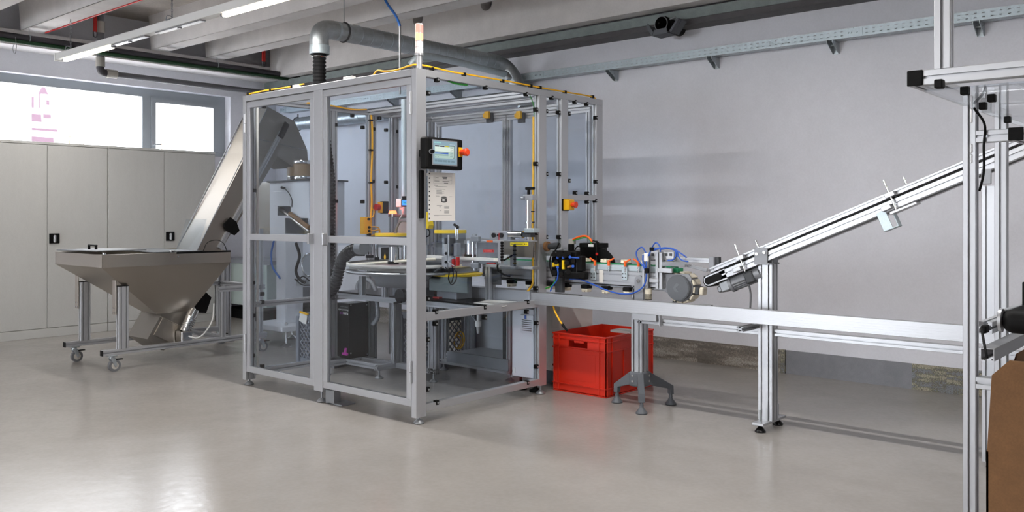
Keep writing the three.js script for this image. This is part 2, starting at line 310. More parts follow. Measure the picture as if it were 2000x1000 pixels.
// ---------------------------------------------------------------- pipes on the window wall
{
  const X = -9.15, yA = atX(0, 67, X)[1], yB = atX(0, 76.5, X)[1];
  const t = thing('heating_pipe', 'thick dark grey insulated pipe under the rib ends', 'pipe'); mesh('pipe', rod([X, yA, ZB], [X, yA, 2.5], 0.031, 20), M.darkPipe, t);
  for (const [px, py] of [[57, 68], [424, 120], [210, 95]]) { const z = atX(px, py, X)[2]; mesh('clamp', [new THREE.TorusGeometry(0.033, 0.004, 8, 20).translate(X, yA, z), rod([X, yA + 0.03, z], [X, 3.05, z], 0.004, 8)], M.zinc, t); }
  solo('green_pipe', 'thin dark green pipe running right below the dark insulated pipe', 'pipe', rod([X + 0.005, yB, ZB], [X + 0.005, yB, 2.5], 0.021, 16), M.greenPipe);
  const Xp = -9.3, a = atX(196, 100, Xp), e = atX(200, 140, Xp), r = 0.036;
  const p = thing('drain_pipe', 'grey plastic drain pipe with pale elbow sockets coming down from the ceiling', 'pipe');
  mesh('pipe', [rod([Xp, e[1] + 0.06, a[2]], [Xp, SLAB, a[2]], r, 20), rod([Xp, e[1] - 0.012, e[2] - 0.06], [Xp, e[1] - 0.012, ZB], r * 0.86, 20)], M.pvc, p);
  mesh('elbow', wire([[Xp, e[1] + 0.075, a[2]], [Xp, e[1] + 0.03, a[2]], [Xp, e[1] - 0.005, a[2] - 0.02], [Xp, e[1] - 0.012, a[2] - 0.06], [Xp, e[1] - 0.012, a[2] - 0.1]], r * 1.08, 24, 16), M.darkPipe, p);
  for (const g of [rod([Xp, e[1] + 0.05, a[2]], [Xp, e[1] + 0.15, a[2]], r * 1.28, 20), rod([Xp, SLAB - 0.28, a[2]], [Xp, SLAB - 0.16, a[2]], r * 1.2, 20), rod([Xp, e[1] - 0.012, a[2] - 0.06], [Xp, e[1] - 0.012, a[2] - 0.17], r * 1.28, 20)]) mesh('socket', g, M.pvcLight, p);
  const s = thing('sling_strap', 'red strap with shackle hanging beside the grey drain pipe', 'strap'), q = atX(186, 45, -9.25);
  mesh('strap', rb([q[0] - 0.01, q[0] + 0.01], [atX(186, 62, -9.25)[1], 3.3], [q[2] - 0.018, q[2] + 0.018], 0.004), M.red, s);
  mesh('shackle', wire([[q[0], atX(186, 62, -9.25)[1], q[2] - 0.02], [q[0], atX(186, 72, -9.25)[1], q[2] - 0.012], [q[0], atX(186, 72, -9.25)[1], q[2] + 0.012], [q[0], atX(186, 62, -9.25)[1], q[2] + 0.02]], 0.006, 16), M.darkGrey, s);
  solo('red_rod', 'thin red painted rod along the underside of the first ceiling rib', 'rod', rod([-9.25, 3.045, -3.5], [XR - 1, 3.045, -3.5], 0.007, 8), M.red);
  const s2 = thing('sling_strap', 'short red strap with shackle between the ceiling ribs above the dark pipe', 'strap'), q2 = atD(515, 112, 10);
  mesh('strap', rb([q2[0] - 0.01, q2[0] + 0.01], [q2[1] - 0.05, 3.42], [q2[2] - 0.02, q2[2] + 0.02], 0.004), M.red, s2);
  mesh('shackle', wire([[q2[0], q2[1] - 0.05, q2[2] - 0.02], [q2[0], q2[1] - 0.11, q2[2]], [q2[0], q2[1] - 0.05, q2[2] + 0.02]], 0.006, 16), M.darkGrey, s2);
  solo('hanging_cable', 'thin grey cable loop dangling from the pipes near the windows', 'cable', wire([atX(30, 72, -9.12), atX(32, 92, -9.12), atX(29, 106, -9.12), atX(25, 95, -9.12), atX(28, 85, -9.12)], 0.003, 24), M.greyMid);
}
// ---------------------------------------------------------------- cable tray on the back wall
{
  const zf = -6.32, yt = 2.566, yb = 2.5, zb = ZB + 0.03, t = thing('cable_tray', 'long perforated galvanised cable tray on brackets along the white wall', 'cable tray');
  const seg = (len) => {
    const s = new THREE.Shape([[0, yb], [len, yb], [len, yt], [0, yt]].map((p) => new THREE.Vector2(...p)));
    for (let x = 0.03; x < len - 0.02; x += 0.05) for (const y of [yb + 0.018, yb + 0.046]) { const h = new THREE.Path(); h.moveTo(x, y - 0.0033); h.lineTo(x, y + 0.0033); h.lineTo(x + 0.017, y + 0.0033); h.lineTo(x + 0.017, y - 0.0033); s.holes.push(h); }
    return new THREE.ExtrudeGeometry(s, { depth: 0.0015, bevelEnabled: false });
  };
  const floorSeg = (len) => {
    const s = new THREE.Shape([[0, zb], [len, zb], [len, zf], [0, zf]].map((p) => new THREE.Vector2(...p)));
    for (let x = 0.03, k = 0; x < len - 0.03; x += 0.04, k++) for (const z of [zb + 0.03, zb + 0.065]) { const h = new THREE.Path(); const o = k % 2 * 0.008; h.moveTo(x, z + o - 0.004); h.lineTo(x, z + o + 0.004); h.lineTo(x + 0.02, z + o + 0.004); h.lineTo(x + 0.02, z + o - 0.004); s.holes.push(h); }
    return new THREE.ExtrudeGeometry(s, { depth: 0.0015, bevelEnabled: false }).rotateX(Math.PI / 2).translate(0, yb, 0);
  };
  const joints = [-9.3, atZ(1052, 150, zf)[0] - 2.5, atZ(1052, 150, zf)[0], atZ(1668, 60, zf)[0], atZ(1668, 60, zf)[0] + 2.4];
  for (let i = 0; i < 4; i++) {
    const a = joints[i], L = joints[i + 1] - a - 0.004, side = metric(seg(L).translate(a, 0, zf));
    const m = mesh('tray_length', side, M.zincPale, t);
    mesh('tray_bottom', metric(join([floorSeg(L).translate(a, 0, 0), bx([a, a + L], [yt - 0.002, yt + 0.002], [zf - 0.014, zf + 0.002]), seg(L).translate(a, 0, zb)])), M.zinc, m);
    mesh('joint_plate', [bx([a - 0.06, a + 0.06], [yb + 0.006, yt - 0.006], [zf + 0.001, zf + 0.004]), ...[-0.04, -0.02, 0.02].map((o) => rod([a + o, (yt + yb) / 2, zf], [a + o, (yt + yb) / 2, zf + 0.012], 0.007, 6))], M.zincPale, m);
  }
  for (const [px, py] of [[1198, 143], [1395, 117], [1629, 88], [1913, 48], [1030, 165], [893, 182], [770, 197], [660, 210]]) {
    const x = atZ(px, py, -6.4)[0];
    mesh('bracket', [prismX([[ZB, yb - 0.002], [zf + 0.01, yb - 0.002], [zf + 0.01, yb - 0.02], [ZB + 0.02, yb - 0.085], [ZB, yb - 0.085]], x - 0.022, x - 0.018), prismX([[ZB, yb - 0.002], [zf + 0.01, yb - 0.002], [zf + 0.01, yb - 0.02], [ZB + 0.02, yb - 0.085], [ZB, yb - 0.085]], x + 0.018, x + 0.022), bx([x - 0.02, x + 0.02], [yb - 0.09, yb], [ZB, ZB + 0.004]), rod([x - 0.026, yb - 0.03, ZB + 0.06], [x + 0.026, yb - 0.03, ZB + 0.06], 0.006, 8)], M.zinc, t);
  }
}
{ // extraction pipe end in its folded bracket on the rail
  const z = -6.12, c = atZ(1291, 46, z), r = 0.058, t = thing('suction_pipe', 'black open pipe end held in a folded grey bracket high on the wall', 'pipe');
  mesh('pipe', lathe([[r * 0.94, -0.3], [r * 0.94, 0], [r, 0], [r, -0.03], [r * 1.12, -0.03], [r * 1.12, -0.06], [r, -0.06], [r, -0.3]], [0, 0, 0], 32).rotateX(Math.PI / 2).translate(c[0], c[1], z), M.black, t);
  mesh('pipe_rim', new THREE.TorusGeometry(r, 0.0035, 8, 32).translate(c[0], c[1], z), M.aluDark, t);
  const plate = (pts, zz) => prismZ(pts.map(([x, y]) => [c[0] + x, c[1] + y]), z - 0.13 + zz, z + 0.0 + zz);
  mesh('bracket', [plate([[-0.075, -0.075], [0.055, -0.068], [0.06, -0.082], [-0.08, -0.092]], -0.005), plate([[-0.125, 0.005], [-0.075, -0.075], [-0.085, -0.09], [-0.14, -0.005]], 0), plate([[0.075, -0.07], [0.15, 0.025], [0.162, 0.015], [0.09, -0.085]], 0), prismZ([[-0.08, -0.092], [0.06, -0.082], [0.055, -0.04], [-0.06, -0.045]].map(([x, y]) => [c[0] + x, c[1] + y]), z + 0.002, z + 0.007), prismZ([[-0.14, -0.005], [-0.085, -0.092], [-0.07, -0.062], [-0.12, 0.018]].map(([x, y]) => [c[0] + x, c[1] + y]), z + 0.002, z + 0.007), prismZ([[0.085, -0.088], [0.165, 0.01], [0.14, 0.03], [0.07, -0.06]].map(([x, y]) => [c[0] + x, c[1] + y]), z - 0.05, z - 0.045)], M.greyPlastic, t);
  mesh('screw', rod([c[0] + r * 0.8, c[1] + r * 0.5, z - 0.045], [c[0] + r * 1.8, c[1] + r * 0.8, z - 0.045], 0.008, 8), M.aluDark, t); mesh('screw', rod([c[0] - r * 0.8, c[1] + r * 0.3, z - 0.045], [c[0] - r * 1.3, c[1] + r * 0.4, z - 0.045], 0.008, 8), M.aluDark, t);
}
// ---------------------------------------------------------------- spiral duct above the machine
{
  const t = thing('air_duct', 'galvanised spiral duct with elbow hung under the ceiling above the machine', 'duct'), e = atD(624, 100, 6.7), r = 0.073, yc = atX(700, 69, atD(624, 100, 6.7)[0])[1];
  const bend = wire([[e[0], e[1], e[2]], [e[0], yc - 0.07, e[2]], [e[0], yc - 0.02, e[2] - 0.03], [e[0], yc, e[2] - 0.11], [e[0], yc, e[2] - 0.16]], r, 32, 28);
  const zEnd = -6.12; mesh('elbow', metric(bend), M.zinc, t);
  mesh('collar', lathe([[r, -0.005], [r * 1.05, 0], [r * 1.05, 0.06], [r, 0.065]], [e[0], e[1] - 0.02, e[2]], 28), M.zincPale, t); mesh('collar', rod([e[0], yc, e[2] - 0.15], [e[0], yc, e[2] - 0.17], r * 1.03, 28), M.zincPale, t);
  const run = [rod([e[0], yc, e[2] - 0.14], [e[0], yc, zEnd], r, 32)];
  mesh('duct_run', metric(join(run)), M.zinc, t);
  for (let z = e[2] - 0.26; z > zEnd; z -= 0.105) mesh('seam', new THREE.TorusGeometry(r, 0.0028, 6, 32).rotateY(0.12).translate(e[0], yc, z), M.zincPale, t);
  mesh('clamp', new THREE.TorusGeometry(r * 1.03, 0.008, 8, 32).translate(e[0], yc, e[2] - 0.235), M.darkGrey, t);
  mesh('hanger_rod', rod([e[0], yc + r, e[2] - 0.235], [e[0], SLAB, e[2] - 0.235], 0.004, 8), M.zinc, t);
  mesh('down_bend', metric(join([wire([[e[0], yc, zEnd + 0.02], [e[0] + 0.02, yc - 0.03, zEnd - 0.09], [e[0] + 0.08, yc - 0.12, zEnd - 0.14], [e[0] + 0.17, yc - 0.3, zEnd - 0.16], [e[0] + 0.22, yc - 0.42, zEnd - 0.16]], r, 32, 24)])), M.zinc, t);
  const f = thing('flexible_hose', 'black ribbed hose dropping from the duct elbow into the enclosure', 'hose');
  const b = atD(650, 380, 6.62), n = atD(648, 570, 6.5);
  mesh('hose', ribbed([[e[0], e[1] - 0.0, e[2]], [e[0] + 0.0, e[1] - 0.25, e[2]], [e[0] + 0.01, 1.9, e[2] - 0.02], [-5.475, 1.5, -4.13], [-5.475, 1.1, -4.13], [-5.475, 0.75, -4.13]], 0.052, 62, 0.16), M.rubber, f);
  mesh('hose_clamp', new THREE.TorusGeometry(0.055, 0.004, 6, 24).rotateX(Math.PI / 2).translate(e[0], e[1] - 0.045, e[2]), M.chrome, f);
  const g = thing('wall_duct', 'short galvanised spiral duct along the back wall behind the enclosure', 'duct'), zz = -6.3, a0 = atZ(582, 242, zz), a1 = atZ(800, 222, zz);
  mesh('duct_run', metric(rod([a0[0], a0[1], zz], [-5.1, a0[1], zz], 0.075, 28)), M.zinc, g);
  for (let x = a0[0] + 0.1; x < -5.2; x += 0.14) mesh('seam', new THREE.TorusGeometry(0.075, 0.003, 6, 28).rotateY(Math.PI / 2 + 0.15).translate(x, a0[1], zz), M.zincPale, g);
  mesh('flange', [new THREE.TorusGeometry(0.078, 0.007, 8, 28).rotateY(Math.PI / 2).translate(a0[0], a0[1], zz), rod([a0[0], a0[1] + 0.075, zz], [a0[0], a0[1] + 0.12, zz], 0.008, 8)], M.darkGrey, g);
  const c = thing('cable_conduit', 'bent galvanised conduit channel below the spiral duct', 'conduit');
  const w0 = atZ(805, 122, -5.0), pts = [[802, 128, 6.8], [815, 113, 6.8], [830, 110, 6.85], [850, 112, 7.0], [900, 123, 7.35], [955, 137, 7.8], [988, 145, 8.1]].map(([x, y, d]) => atD(x, y, d));
  mesh('conduit', metric(wire(pts, 0.03, 48, 10)), M.zincPale, c); mesh('end_cap', rod(pts[6], [pts[6][0] + 0.03, pts[6][1] - 0.05, pts[6][2] - 0.01], 0.034, 16), M.zinc, c);
}
{ // compressed air drop: blue hose into a thin pipe
  const t = thing('air_line', 'blue air hose joined to a thin vertical steel pipe above the enclosure', 'hose'), d = 6.05;
  const top = atD(781, 51, d);
  mesh('hose', wire([atD(742, -22, d + 0.3), atD(757, 8, d + 0.2), atD(770, 26, d + 0.1), atD(779, 44, d), top], 0.0095, 32, 10), M.blueHose, t);
  mesh('pipe', rod(top, [top[0], 2.06, top[2]], 0.0075, 12), M.aluDark, t);
}
// ---------------------------------------------------------------- tall steel cabinets
{
  const x = -9.2, make = (z0, z1, label, nm) => {
    const g = thing('steel_cabinet', label, 'cabinet', 'tall steel cabinets under the windows');
    mesh('body', [bx([x - 0.41, x - 0.02], [0.0, 1.945], [z1, z0]), rb([x - 0.42, x], [1.922, 1.948], [z1, z0], 0.003), rb([x - 0.03, x - 0.002], [0.0, 0.088], [z1 + 0.002, z0 - 0.002], 0.003)], M.cabinet, g);
    const zm = (z0 + z1) / 2;
    mesh('door', rb([x - 0.022, x], [0.092, 1.918], [zm + 0.0015, z0 - 0.004], 0.004), M.cabinet, g);
    const dr = mesh('door', rb([x - 0.022, x], [0.092, 1.918], [z1 + 0.004, zm - 0.0015], 0.004), M.cabinet, g);
    const l = mesh('lock_plate', rb([x, x + 0.012], [0.935, 1.035], [zm - 0.015, zm - 0.115], 0.014, 3), M.blackGloss, dr);
    mesh('turn_handle', rb([x + 0.012, x + 0.028], [0.945, 1.02], [zm - 0.052, zm - 0.076], 0.006), M.chrome, dr);
  };
  make(-2.9, -4.1, 'grey two-door steel cabinet on the camera side of the cabinet next to the inclined elevator');
  make(-4.104, -5.335, 'grey two-door steel cabinet behind the inclined steel elevator');
}
{ // outside: flag and bare shrubs
  const f = thing('banner_flag', 'pink and white banner flag outside the window, with washed-out glare put into its colours', 'flag'), X = -15.5, a = atX(57, 268, X), b = atX(57, 155, X), w0 = atX(60, 290, X), w1 = atX(95, 165, X);
  mesh('pole', rod([a[0], -0.2, a[2]], [a[0], b[1] + 0.9, a[2]], 0.035, 12), M.white, f);
  const m = canvasMat(128, 512, (c, w, h) => { c.fillStyle = '#a09c9e'; c.fillRect(0, 0, w, h); c.fillStyle = '#4a3842'; c.fillRect(0, 430, 100, 82); c.fillRect(0, 380, 118, 14); c.fillRect(0, 300, 52, 44); c.fillRect(60, 296, 34, 24); c.beginPath(); c.moveTo(36, 180); c.lineTo(64, 120); c.lineTo(88, 180); c.fill(); c.fillRect(40, 180, 10, 84); c.fillRect(2, 200, 12, 66); c.fillRect(14, 60, 30, 44); c.fillRect(76, 214, 14, 28); }, { roughness: 0.9 });  // red print muted in the cloth colours to carry the glare outside
  mesh('cloth', quad([X, a[1] - 0.22, a[2] - 0.03], [X, a[1] - 0.22, a[2] - 0.5], [X, b[1] + 0.3, a[2] - 0.42], [X, b[1] + 0.3, a[2] - 0.03]), m, f);
  for (const [px, lab] of [[122, 'bare shrub tips outside the long fixed window pane'], [315, 'bare shrub tips outside the opening window sash']]) {
    const s = [], c0 = atX(px, 276, -16.5); let k = 0;
    for (let i = 0; i < 14; i++) { const h = 0.15 + rnd() * 0.35, o = (rnd() - 0.5) * 0.9; s.push(wire([[c0[0], -0.2, c0[2] + o * 0.3], [c0[0] + rnd() * 0.1, c0[1] - 0.4, c0[2] + o * 0.7], [c0[0], c0[1] - 0.25 + h, c0[2] + o]], 0.006, 8, 4)); }
    solo('bare_shrub', lab, 'shrub', s, M.brown);
  }
  struct('ground_outside', metric(bx([-40, XL - 0.4], [-0.4, -0.2], [-30, 20])), M.slab, 'paved ground outside the hall', 'ground');
}

// ---------------------------------------------------------------- the aluminium safety enclosure
const CX0 = -5.562, CX1 = -3.733, CZ0 = -3.44, CZ1 = -5.31, CT = 2.074, P4 = 0.042;
const cage = thing('machine_enclosure', 'large aluminium-frame safety enclosure with clear panels and two front doors', 'enclosure');
{
  const post = (x, z, y0, y1, sl) => mesh('post', prof('y', x, [y0, y1], z, sl), M.alu, cage);
  const railX = (xs, ys, z, sl) => mesh('rail', prof('x', xs, ys, z, sl), M.alu, cage);
  const railZ = (x, ys, zs, sl) => mesh('rail', prof('z', x, ys, zs, sl), M.alu, cage);
  const inX = [CX0 + P4, CX1 - P4], xr = [CX1 - P4, CX1], xl = [CX0, CX0 + P4];
  const zF = [CZ0 - 0.08, CZ0], mid = [-4.717, -4.625];
  // posts: closed faces outside, grooves inside
  post(xr, zF, 0.04, CT, '-x-z'); post(xl, zF, 0.04, CT, '+x-z'); post(mid, [CZ0 - 0.06, CZ0], 0.075, CT - P4, '-z');
  const side = { r1: [-4.645, -4.565], r2: [-4.89, -4.81], r3: [CZ1, CZ1 + 0.08] };
  post(xr, side.r1, 0.06, CT - P4, '-x+z'); post(xr, side.r2, 0.98, CT - P4, '-x+z'); post(xr, side.r3, 0.98, CT - P4, '-x+z');
  post(xl, [-4.25, -4.17], 0.06, CT - P4, '+x+z'); post(xl, side.r1, 0.06, CT - P4, '+x+z-x'); post(xl, side.r2, 0.06, CT - P4, '+x+z-x'); post(xl, side.r3, 0.06, CT - P4, '+x+z');
  // top rails
  railX(inX, [CT - P4, CT], [CZ0 - P4, CZ0], '-z'); railZ(xr, [CT - P4, CT], [CZ1, zF[0]], '-x'); railZ(xl, [CT - P4, CT], [CZ1, zF[0]], '+x-y');
  railX(inX, [CT - P4, CT], [CZ1, CZ1 + P4], '+z-z'); railX(inX, [CT - P4, CT], [side.r1[0], side.r1[0] + 0.08], '+z-z+y'); railX(inX, [CT - P4, CT], [side.r2[0], side.r2[0] + 0.08], '+z-z+y');
  // lower rails
  railZ(xr, [0.597, 0.645], [side.r1[1], zF[0]], '-x'); railZ(xr, [0.066, 0.108], [side.r1[1], zF[0]], '-x');
  railZ(xl, [0.555, 0.595], [side.r1[1], zF[0]], '+x'); railZ(xl, [0.066, 0.108], [side.r1[1], zF[0]], '+x');
  railZ(xr, [1.326, 1.366], [side.r3[1], side.r2[0]], '-x'); railZ(xr, [0.94, 0.98], [CZ1, side.r1[0]], '-x+x'); railX([CX0 + P4, CX1 - P4], [0.94, 0.98], [CZ1, CZ1 + P4], '+z-z');
  // feet
  const foot = (x, z, y = 0.05) => mesh('foot', [lathe([[0, 0], [0.032, 0], [0.033, 0.008], [0.018, 0.022], [0.012, 0.026], [0.007, 0.028], [0.007, y + 0.03], [0, y + 0.03]], [x, 0, z], 20)], M.aluDark, cage);
  foot(CX1 - 0.021, CZ0 - 0.04); foot(CX0 + 0.021, CZ0 - 0.04); foot(-4.671, CZ0 - 0.03, 0.07); foot(CX1 - 0.021, -4.605); foot(CX0 + 0.021, -4.605); foot(CX0 + 0.021, CZ1 + 0.04);
  mesh('floor_anchor', [rb([-4.62, -4.53], [0, 0.09], [CZ0 - 0.075, CZ0 - 0.02]), rb([-4.6, -4.45], [0, 0.012], [CZ0 - 0.13, CZ0 - 0.02])], M.aluDark, cage);
  // doors
  const door = (x0, x1, hingeX) => {
    const z = [CZ0 - 0.03, CZ0 - 0.002], b = 0.101, t = CT - P4 - 0.006, w = 0.042;
    const d = mesh('door', [rb([x0, x1], [t - w, t], z, 0.002), rb([x0, x1], [b, b + w], z, 0.002), rb([x0, x0 + w], [b + w, t - w], z, 0.002), rb([x1 - w, x1], [b + w, t - w], z, 0.002), rb([x0 + w, x1 - w], [1.042, 1.086], z, 0.002)], M.alu, cage);
    mesh('pane', bx([x0 + w, x1 - w], [1.086, t - w], [CZ0 - 0.02, CZ0 - 0.016]), M.acrylic, d);
    mesh('pane', bx([x0 + w, x1 - w], [b + w, 1.042], [CZ0 - 0.02, CZ0 - 0.016]), M.acrylic, d);
    for (const y of [0.24, 1.81]) mesh('hinge', [rod([hingeX, y, CZ0 + 0.006], [hingeX, y + 0.062, CZ0 + 0.006], 0.0095, 12), rod([hingeX, y + 0.065, CZ0 + 0.006], [hingeX, y + 0.13, CZ0 + 0.006], 0.0095, 12)], M.aluBright, d);
    const hx = hingeX === x0 ? x1 : x0;
    return d;
  };
  const dl = door(CX0 + P4 + 0.004, mid[0] - 0.003, CX0 + P4), dr = door(mid[1] + 0.003, CX1 - P4 - 0.004, CX1 - P4);
  mesh('handle', [rb([-4.775, -4.715], [1.03, 1.1], [CZ0, CZ0 + 0.006], 0.003), rb([-4.742, -4.722], [1.03, 1.1], [CZ0, CZ0 + 0.04], 0.006)], M.aluBright, dl);
  mesh('handle', [rb([-4.625, -4.565], [1.03, 1.1], [CZ0, CZ0 + 0.006], 0.003), rb([-4.59, -4.568], [1.022, 1.105], [CZ0, CZ0 + 0.04], 0.01)], M.aluBright, dr);
  // panes of the fixed sides
  const paneR = (ys, zs) => mesh('pane', bx([CX1 - 0.033, CX1 - 0.029], ys, zs), M.acrylic, cage), paneL = (ys, zs) => mesh('pane', bx([CX0 + 0.029, CX0 + 0.033], ys, zs), M.acrylic, cage);
  paneR([0.645, CT - P4], [side.r1[1], zF[0]]); paneR([0.108, 0.597], [side.r1[1], zF[0]]); paneR([0.98, CT - P4], [side.r2[1], side.r1[0]]); paneR([1.366, CT - P4], [side.r3[1], side.r2[0]]); paneR([0.98, 1.326], [side.r3[1], side.r2[0]]);
  paneL([0.595, CT - P4], [-4.17, zF[0]]); paneL([0.108, 0.555], [-4.17, zF[0]]); paneL([0.98, CT - P4], [side.r1[1], -4.25]); paneL([0.98, CT - P4], [side.r2[1], side.r1[0]]); paneL([0.98, CT - P4], [side.r3[1], side.r2[0]]);
  // back doors
  const xm = atZ(988, 300, CZ1 + 0.04)[0], zb = [CZ1 + 0.004, CZ1 + P4 - 0.004];
  for (const [a, b] of [[CX0 + 0.09, xm - 0.004], [xm + 0.004, CX1 - 0.09]]) {
    const d = mesh('door', [prof('x', [a, b], [CT - 0.087, CT - 0.047], zb, '+z-z'), prof('y', [a, a + 0.04], [0.985, CT - 0.087], zb, '+z-z'), prof('y', [b - 0.04, b], [0.985, CT - 0.087], zb, '+z-z'), prof('x', [a + 0.04, b - 0.04], [0.985, 1.025], zb, '+z-z')], M.alu, cage);
    mesh('pane', bx([a + 0.04, b - 0.04], [1.025, CT - 0.087], [CZ1 + 0.018, CZ1 + 0.022]), M.acrylic, d);
  }
  for (const px of [956, 1018]) { const c = atZ(px, 225, CZ1 + 0.06); mesh('safety_switch', [rb([c[0] - 0.03, c[0] + 0.03], [c[1] - 0.06, c[1] + 0.02], [CZ1 + P4, CZ1 + 0.07], 0.003)], M.darkGrey, cage); mesh('switch_key', [rb([c[0] - 0.024, c[0] + 0.02], [c[1] - 0.03, c[1] + 0.03], [CZ1 + 0.07, CZ1 + 0.1], 0.006), rb([c[0] - 0.075, c[0] - 0.03], [c[1] - 0.015, c[1] + 0.02], [CZ1 + P4, CZ1 + 0.06], 0.004)], M.yellow, cage); }
  // black clips that hold the panes
  const clip = (x, y, z) => mesh('pane_clip', [rb([x - 0.014, x + 0.014], [y - 0.014, y + 0.014], [z - 0.014, z + 0.014], 0.005)], M.black, cage);
  const stud = [];
  const clipR = (px, py, dx = 0) => { const q = atX(px, py, CX1 - 0.012 - dx); clip(q[0], q[1], q[2]); stud.push(rod([q[0] + 0.012, q[1], q[2]], [q[0] + 0.018, q[1], q[2]], 0.006, 10)); };
  for (const [px, py] of [[853, 156], [948, 171], [1027, 184], [1077, 191], [1122, 199], [1145, 203], [835, 182], [850, 609], [1029, 590], [945, 600], [850, 632], [1028, 609], [946, 620], [834, 583], [834, 663], [834, 760], [852, 786], [1029, 747], [1046, 214], [1046, 320], [1046, 455], [1046, 563], [1090, 220], [1091, 340], [1091, 463], [1163, 230], [1163, 355], [1162, 392], [1123, 377], [1146, 378], [1146, 394], [1047, 631], [1047, 716]]) clipR(px, py);
  for (const [px, py] of [[1066, 217], [1066, 340], [1066, 463], [1110, 222], [1110, 353]]) clipR(px, py, 0.012);
  const clipL = (px, py) => { const q = atX(px, py, CX0 + 0.03); clip(q[0], q[1], q[2]); };
  for (const [px, py] of [[655, 244], [656, 393], [708, 249], [708, 394], [754, 254], [754, 356], [688, 226], [741, 231], [788, 236], [496, 372], [516, 208], [512, 574], [512, 590], [494, 552], [494, 616], [493, 694], [512, 715], [729, 252], [728, 354], [774, 257], [774, 365]]) clipL(px, py);
  mesh('clip_screw', stud, M.aluBright, cage).userData.kind = 'stuff';
  // thin grey edge profile seen inside the left side
  const e0 = atX(493, 300, CX0 + 0.02); mesh('edge_strip', rb([CX0 + 0.03, CX0 + 0.04], [0.11, CT - P4], [CZ0 - 0.105, CZ0 - 0.09], 0.002), M.beige, cage);
}
{ // status lights
  const x = CX1 - 0.025, z = CZ0 - 0.045, t = thing('signal_tower', 'slim signal light tower with glowing red and amber segments on the enclosure corner', 'signal light'), r = 0.0235;
  mesh('tube', [rod([x, CT, z], [x, 2.165, z], 0.0185, 20), rod([x, 2.155, z], [x, 2.168, z], 0.026, 20)], M.aluBright, t);
  const seg = (n, y0, y1, m) => mesh(n, rod([x, y0, z], [x, y1, z], r, 24), m, t);
  const y = [2.168, 2.235, 2.282, 2.335];
  seg('clear_segment', y[0], y[1], M.white); seg('amber_segment', y[1] + 0.003, y[2], glow(0xffc890, 1.5)); seg('red_segment', y[2] + 0.003, y[3], glow(0xff9c8c, 1.25));
  mesh('cap', rod([x, y[3], z], [x, y[3] + 0.005, z], r * 0.95, 24), M.white, t); mesh('ring', [rod([x, y[2], z], [x, y[2] + 0.004, z], r * 1.02, 24), rod([x, y[1], z], [x, y[1] + 0.004, z], r * 1.02, 24), rod([x, 2.2, z], [x, 2.203, z], r * 1.02, 24)], M.aluBright, t);
  const l = new THREE.PointLight(0xff8050, 0.02); l.position.set(x, 2.29, z + 0.05); l.castShadow = true; scene.add(l);
}
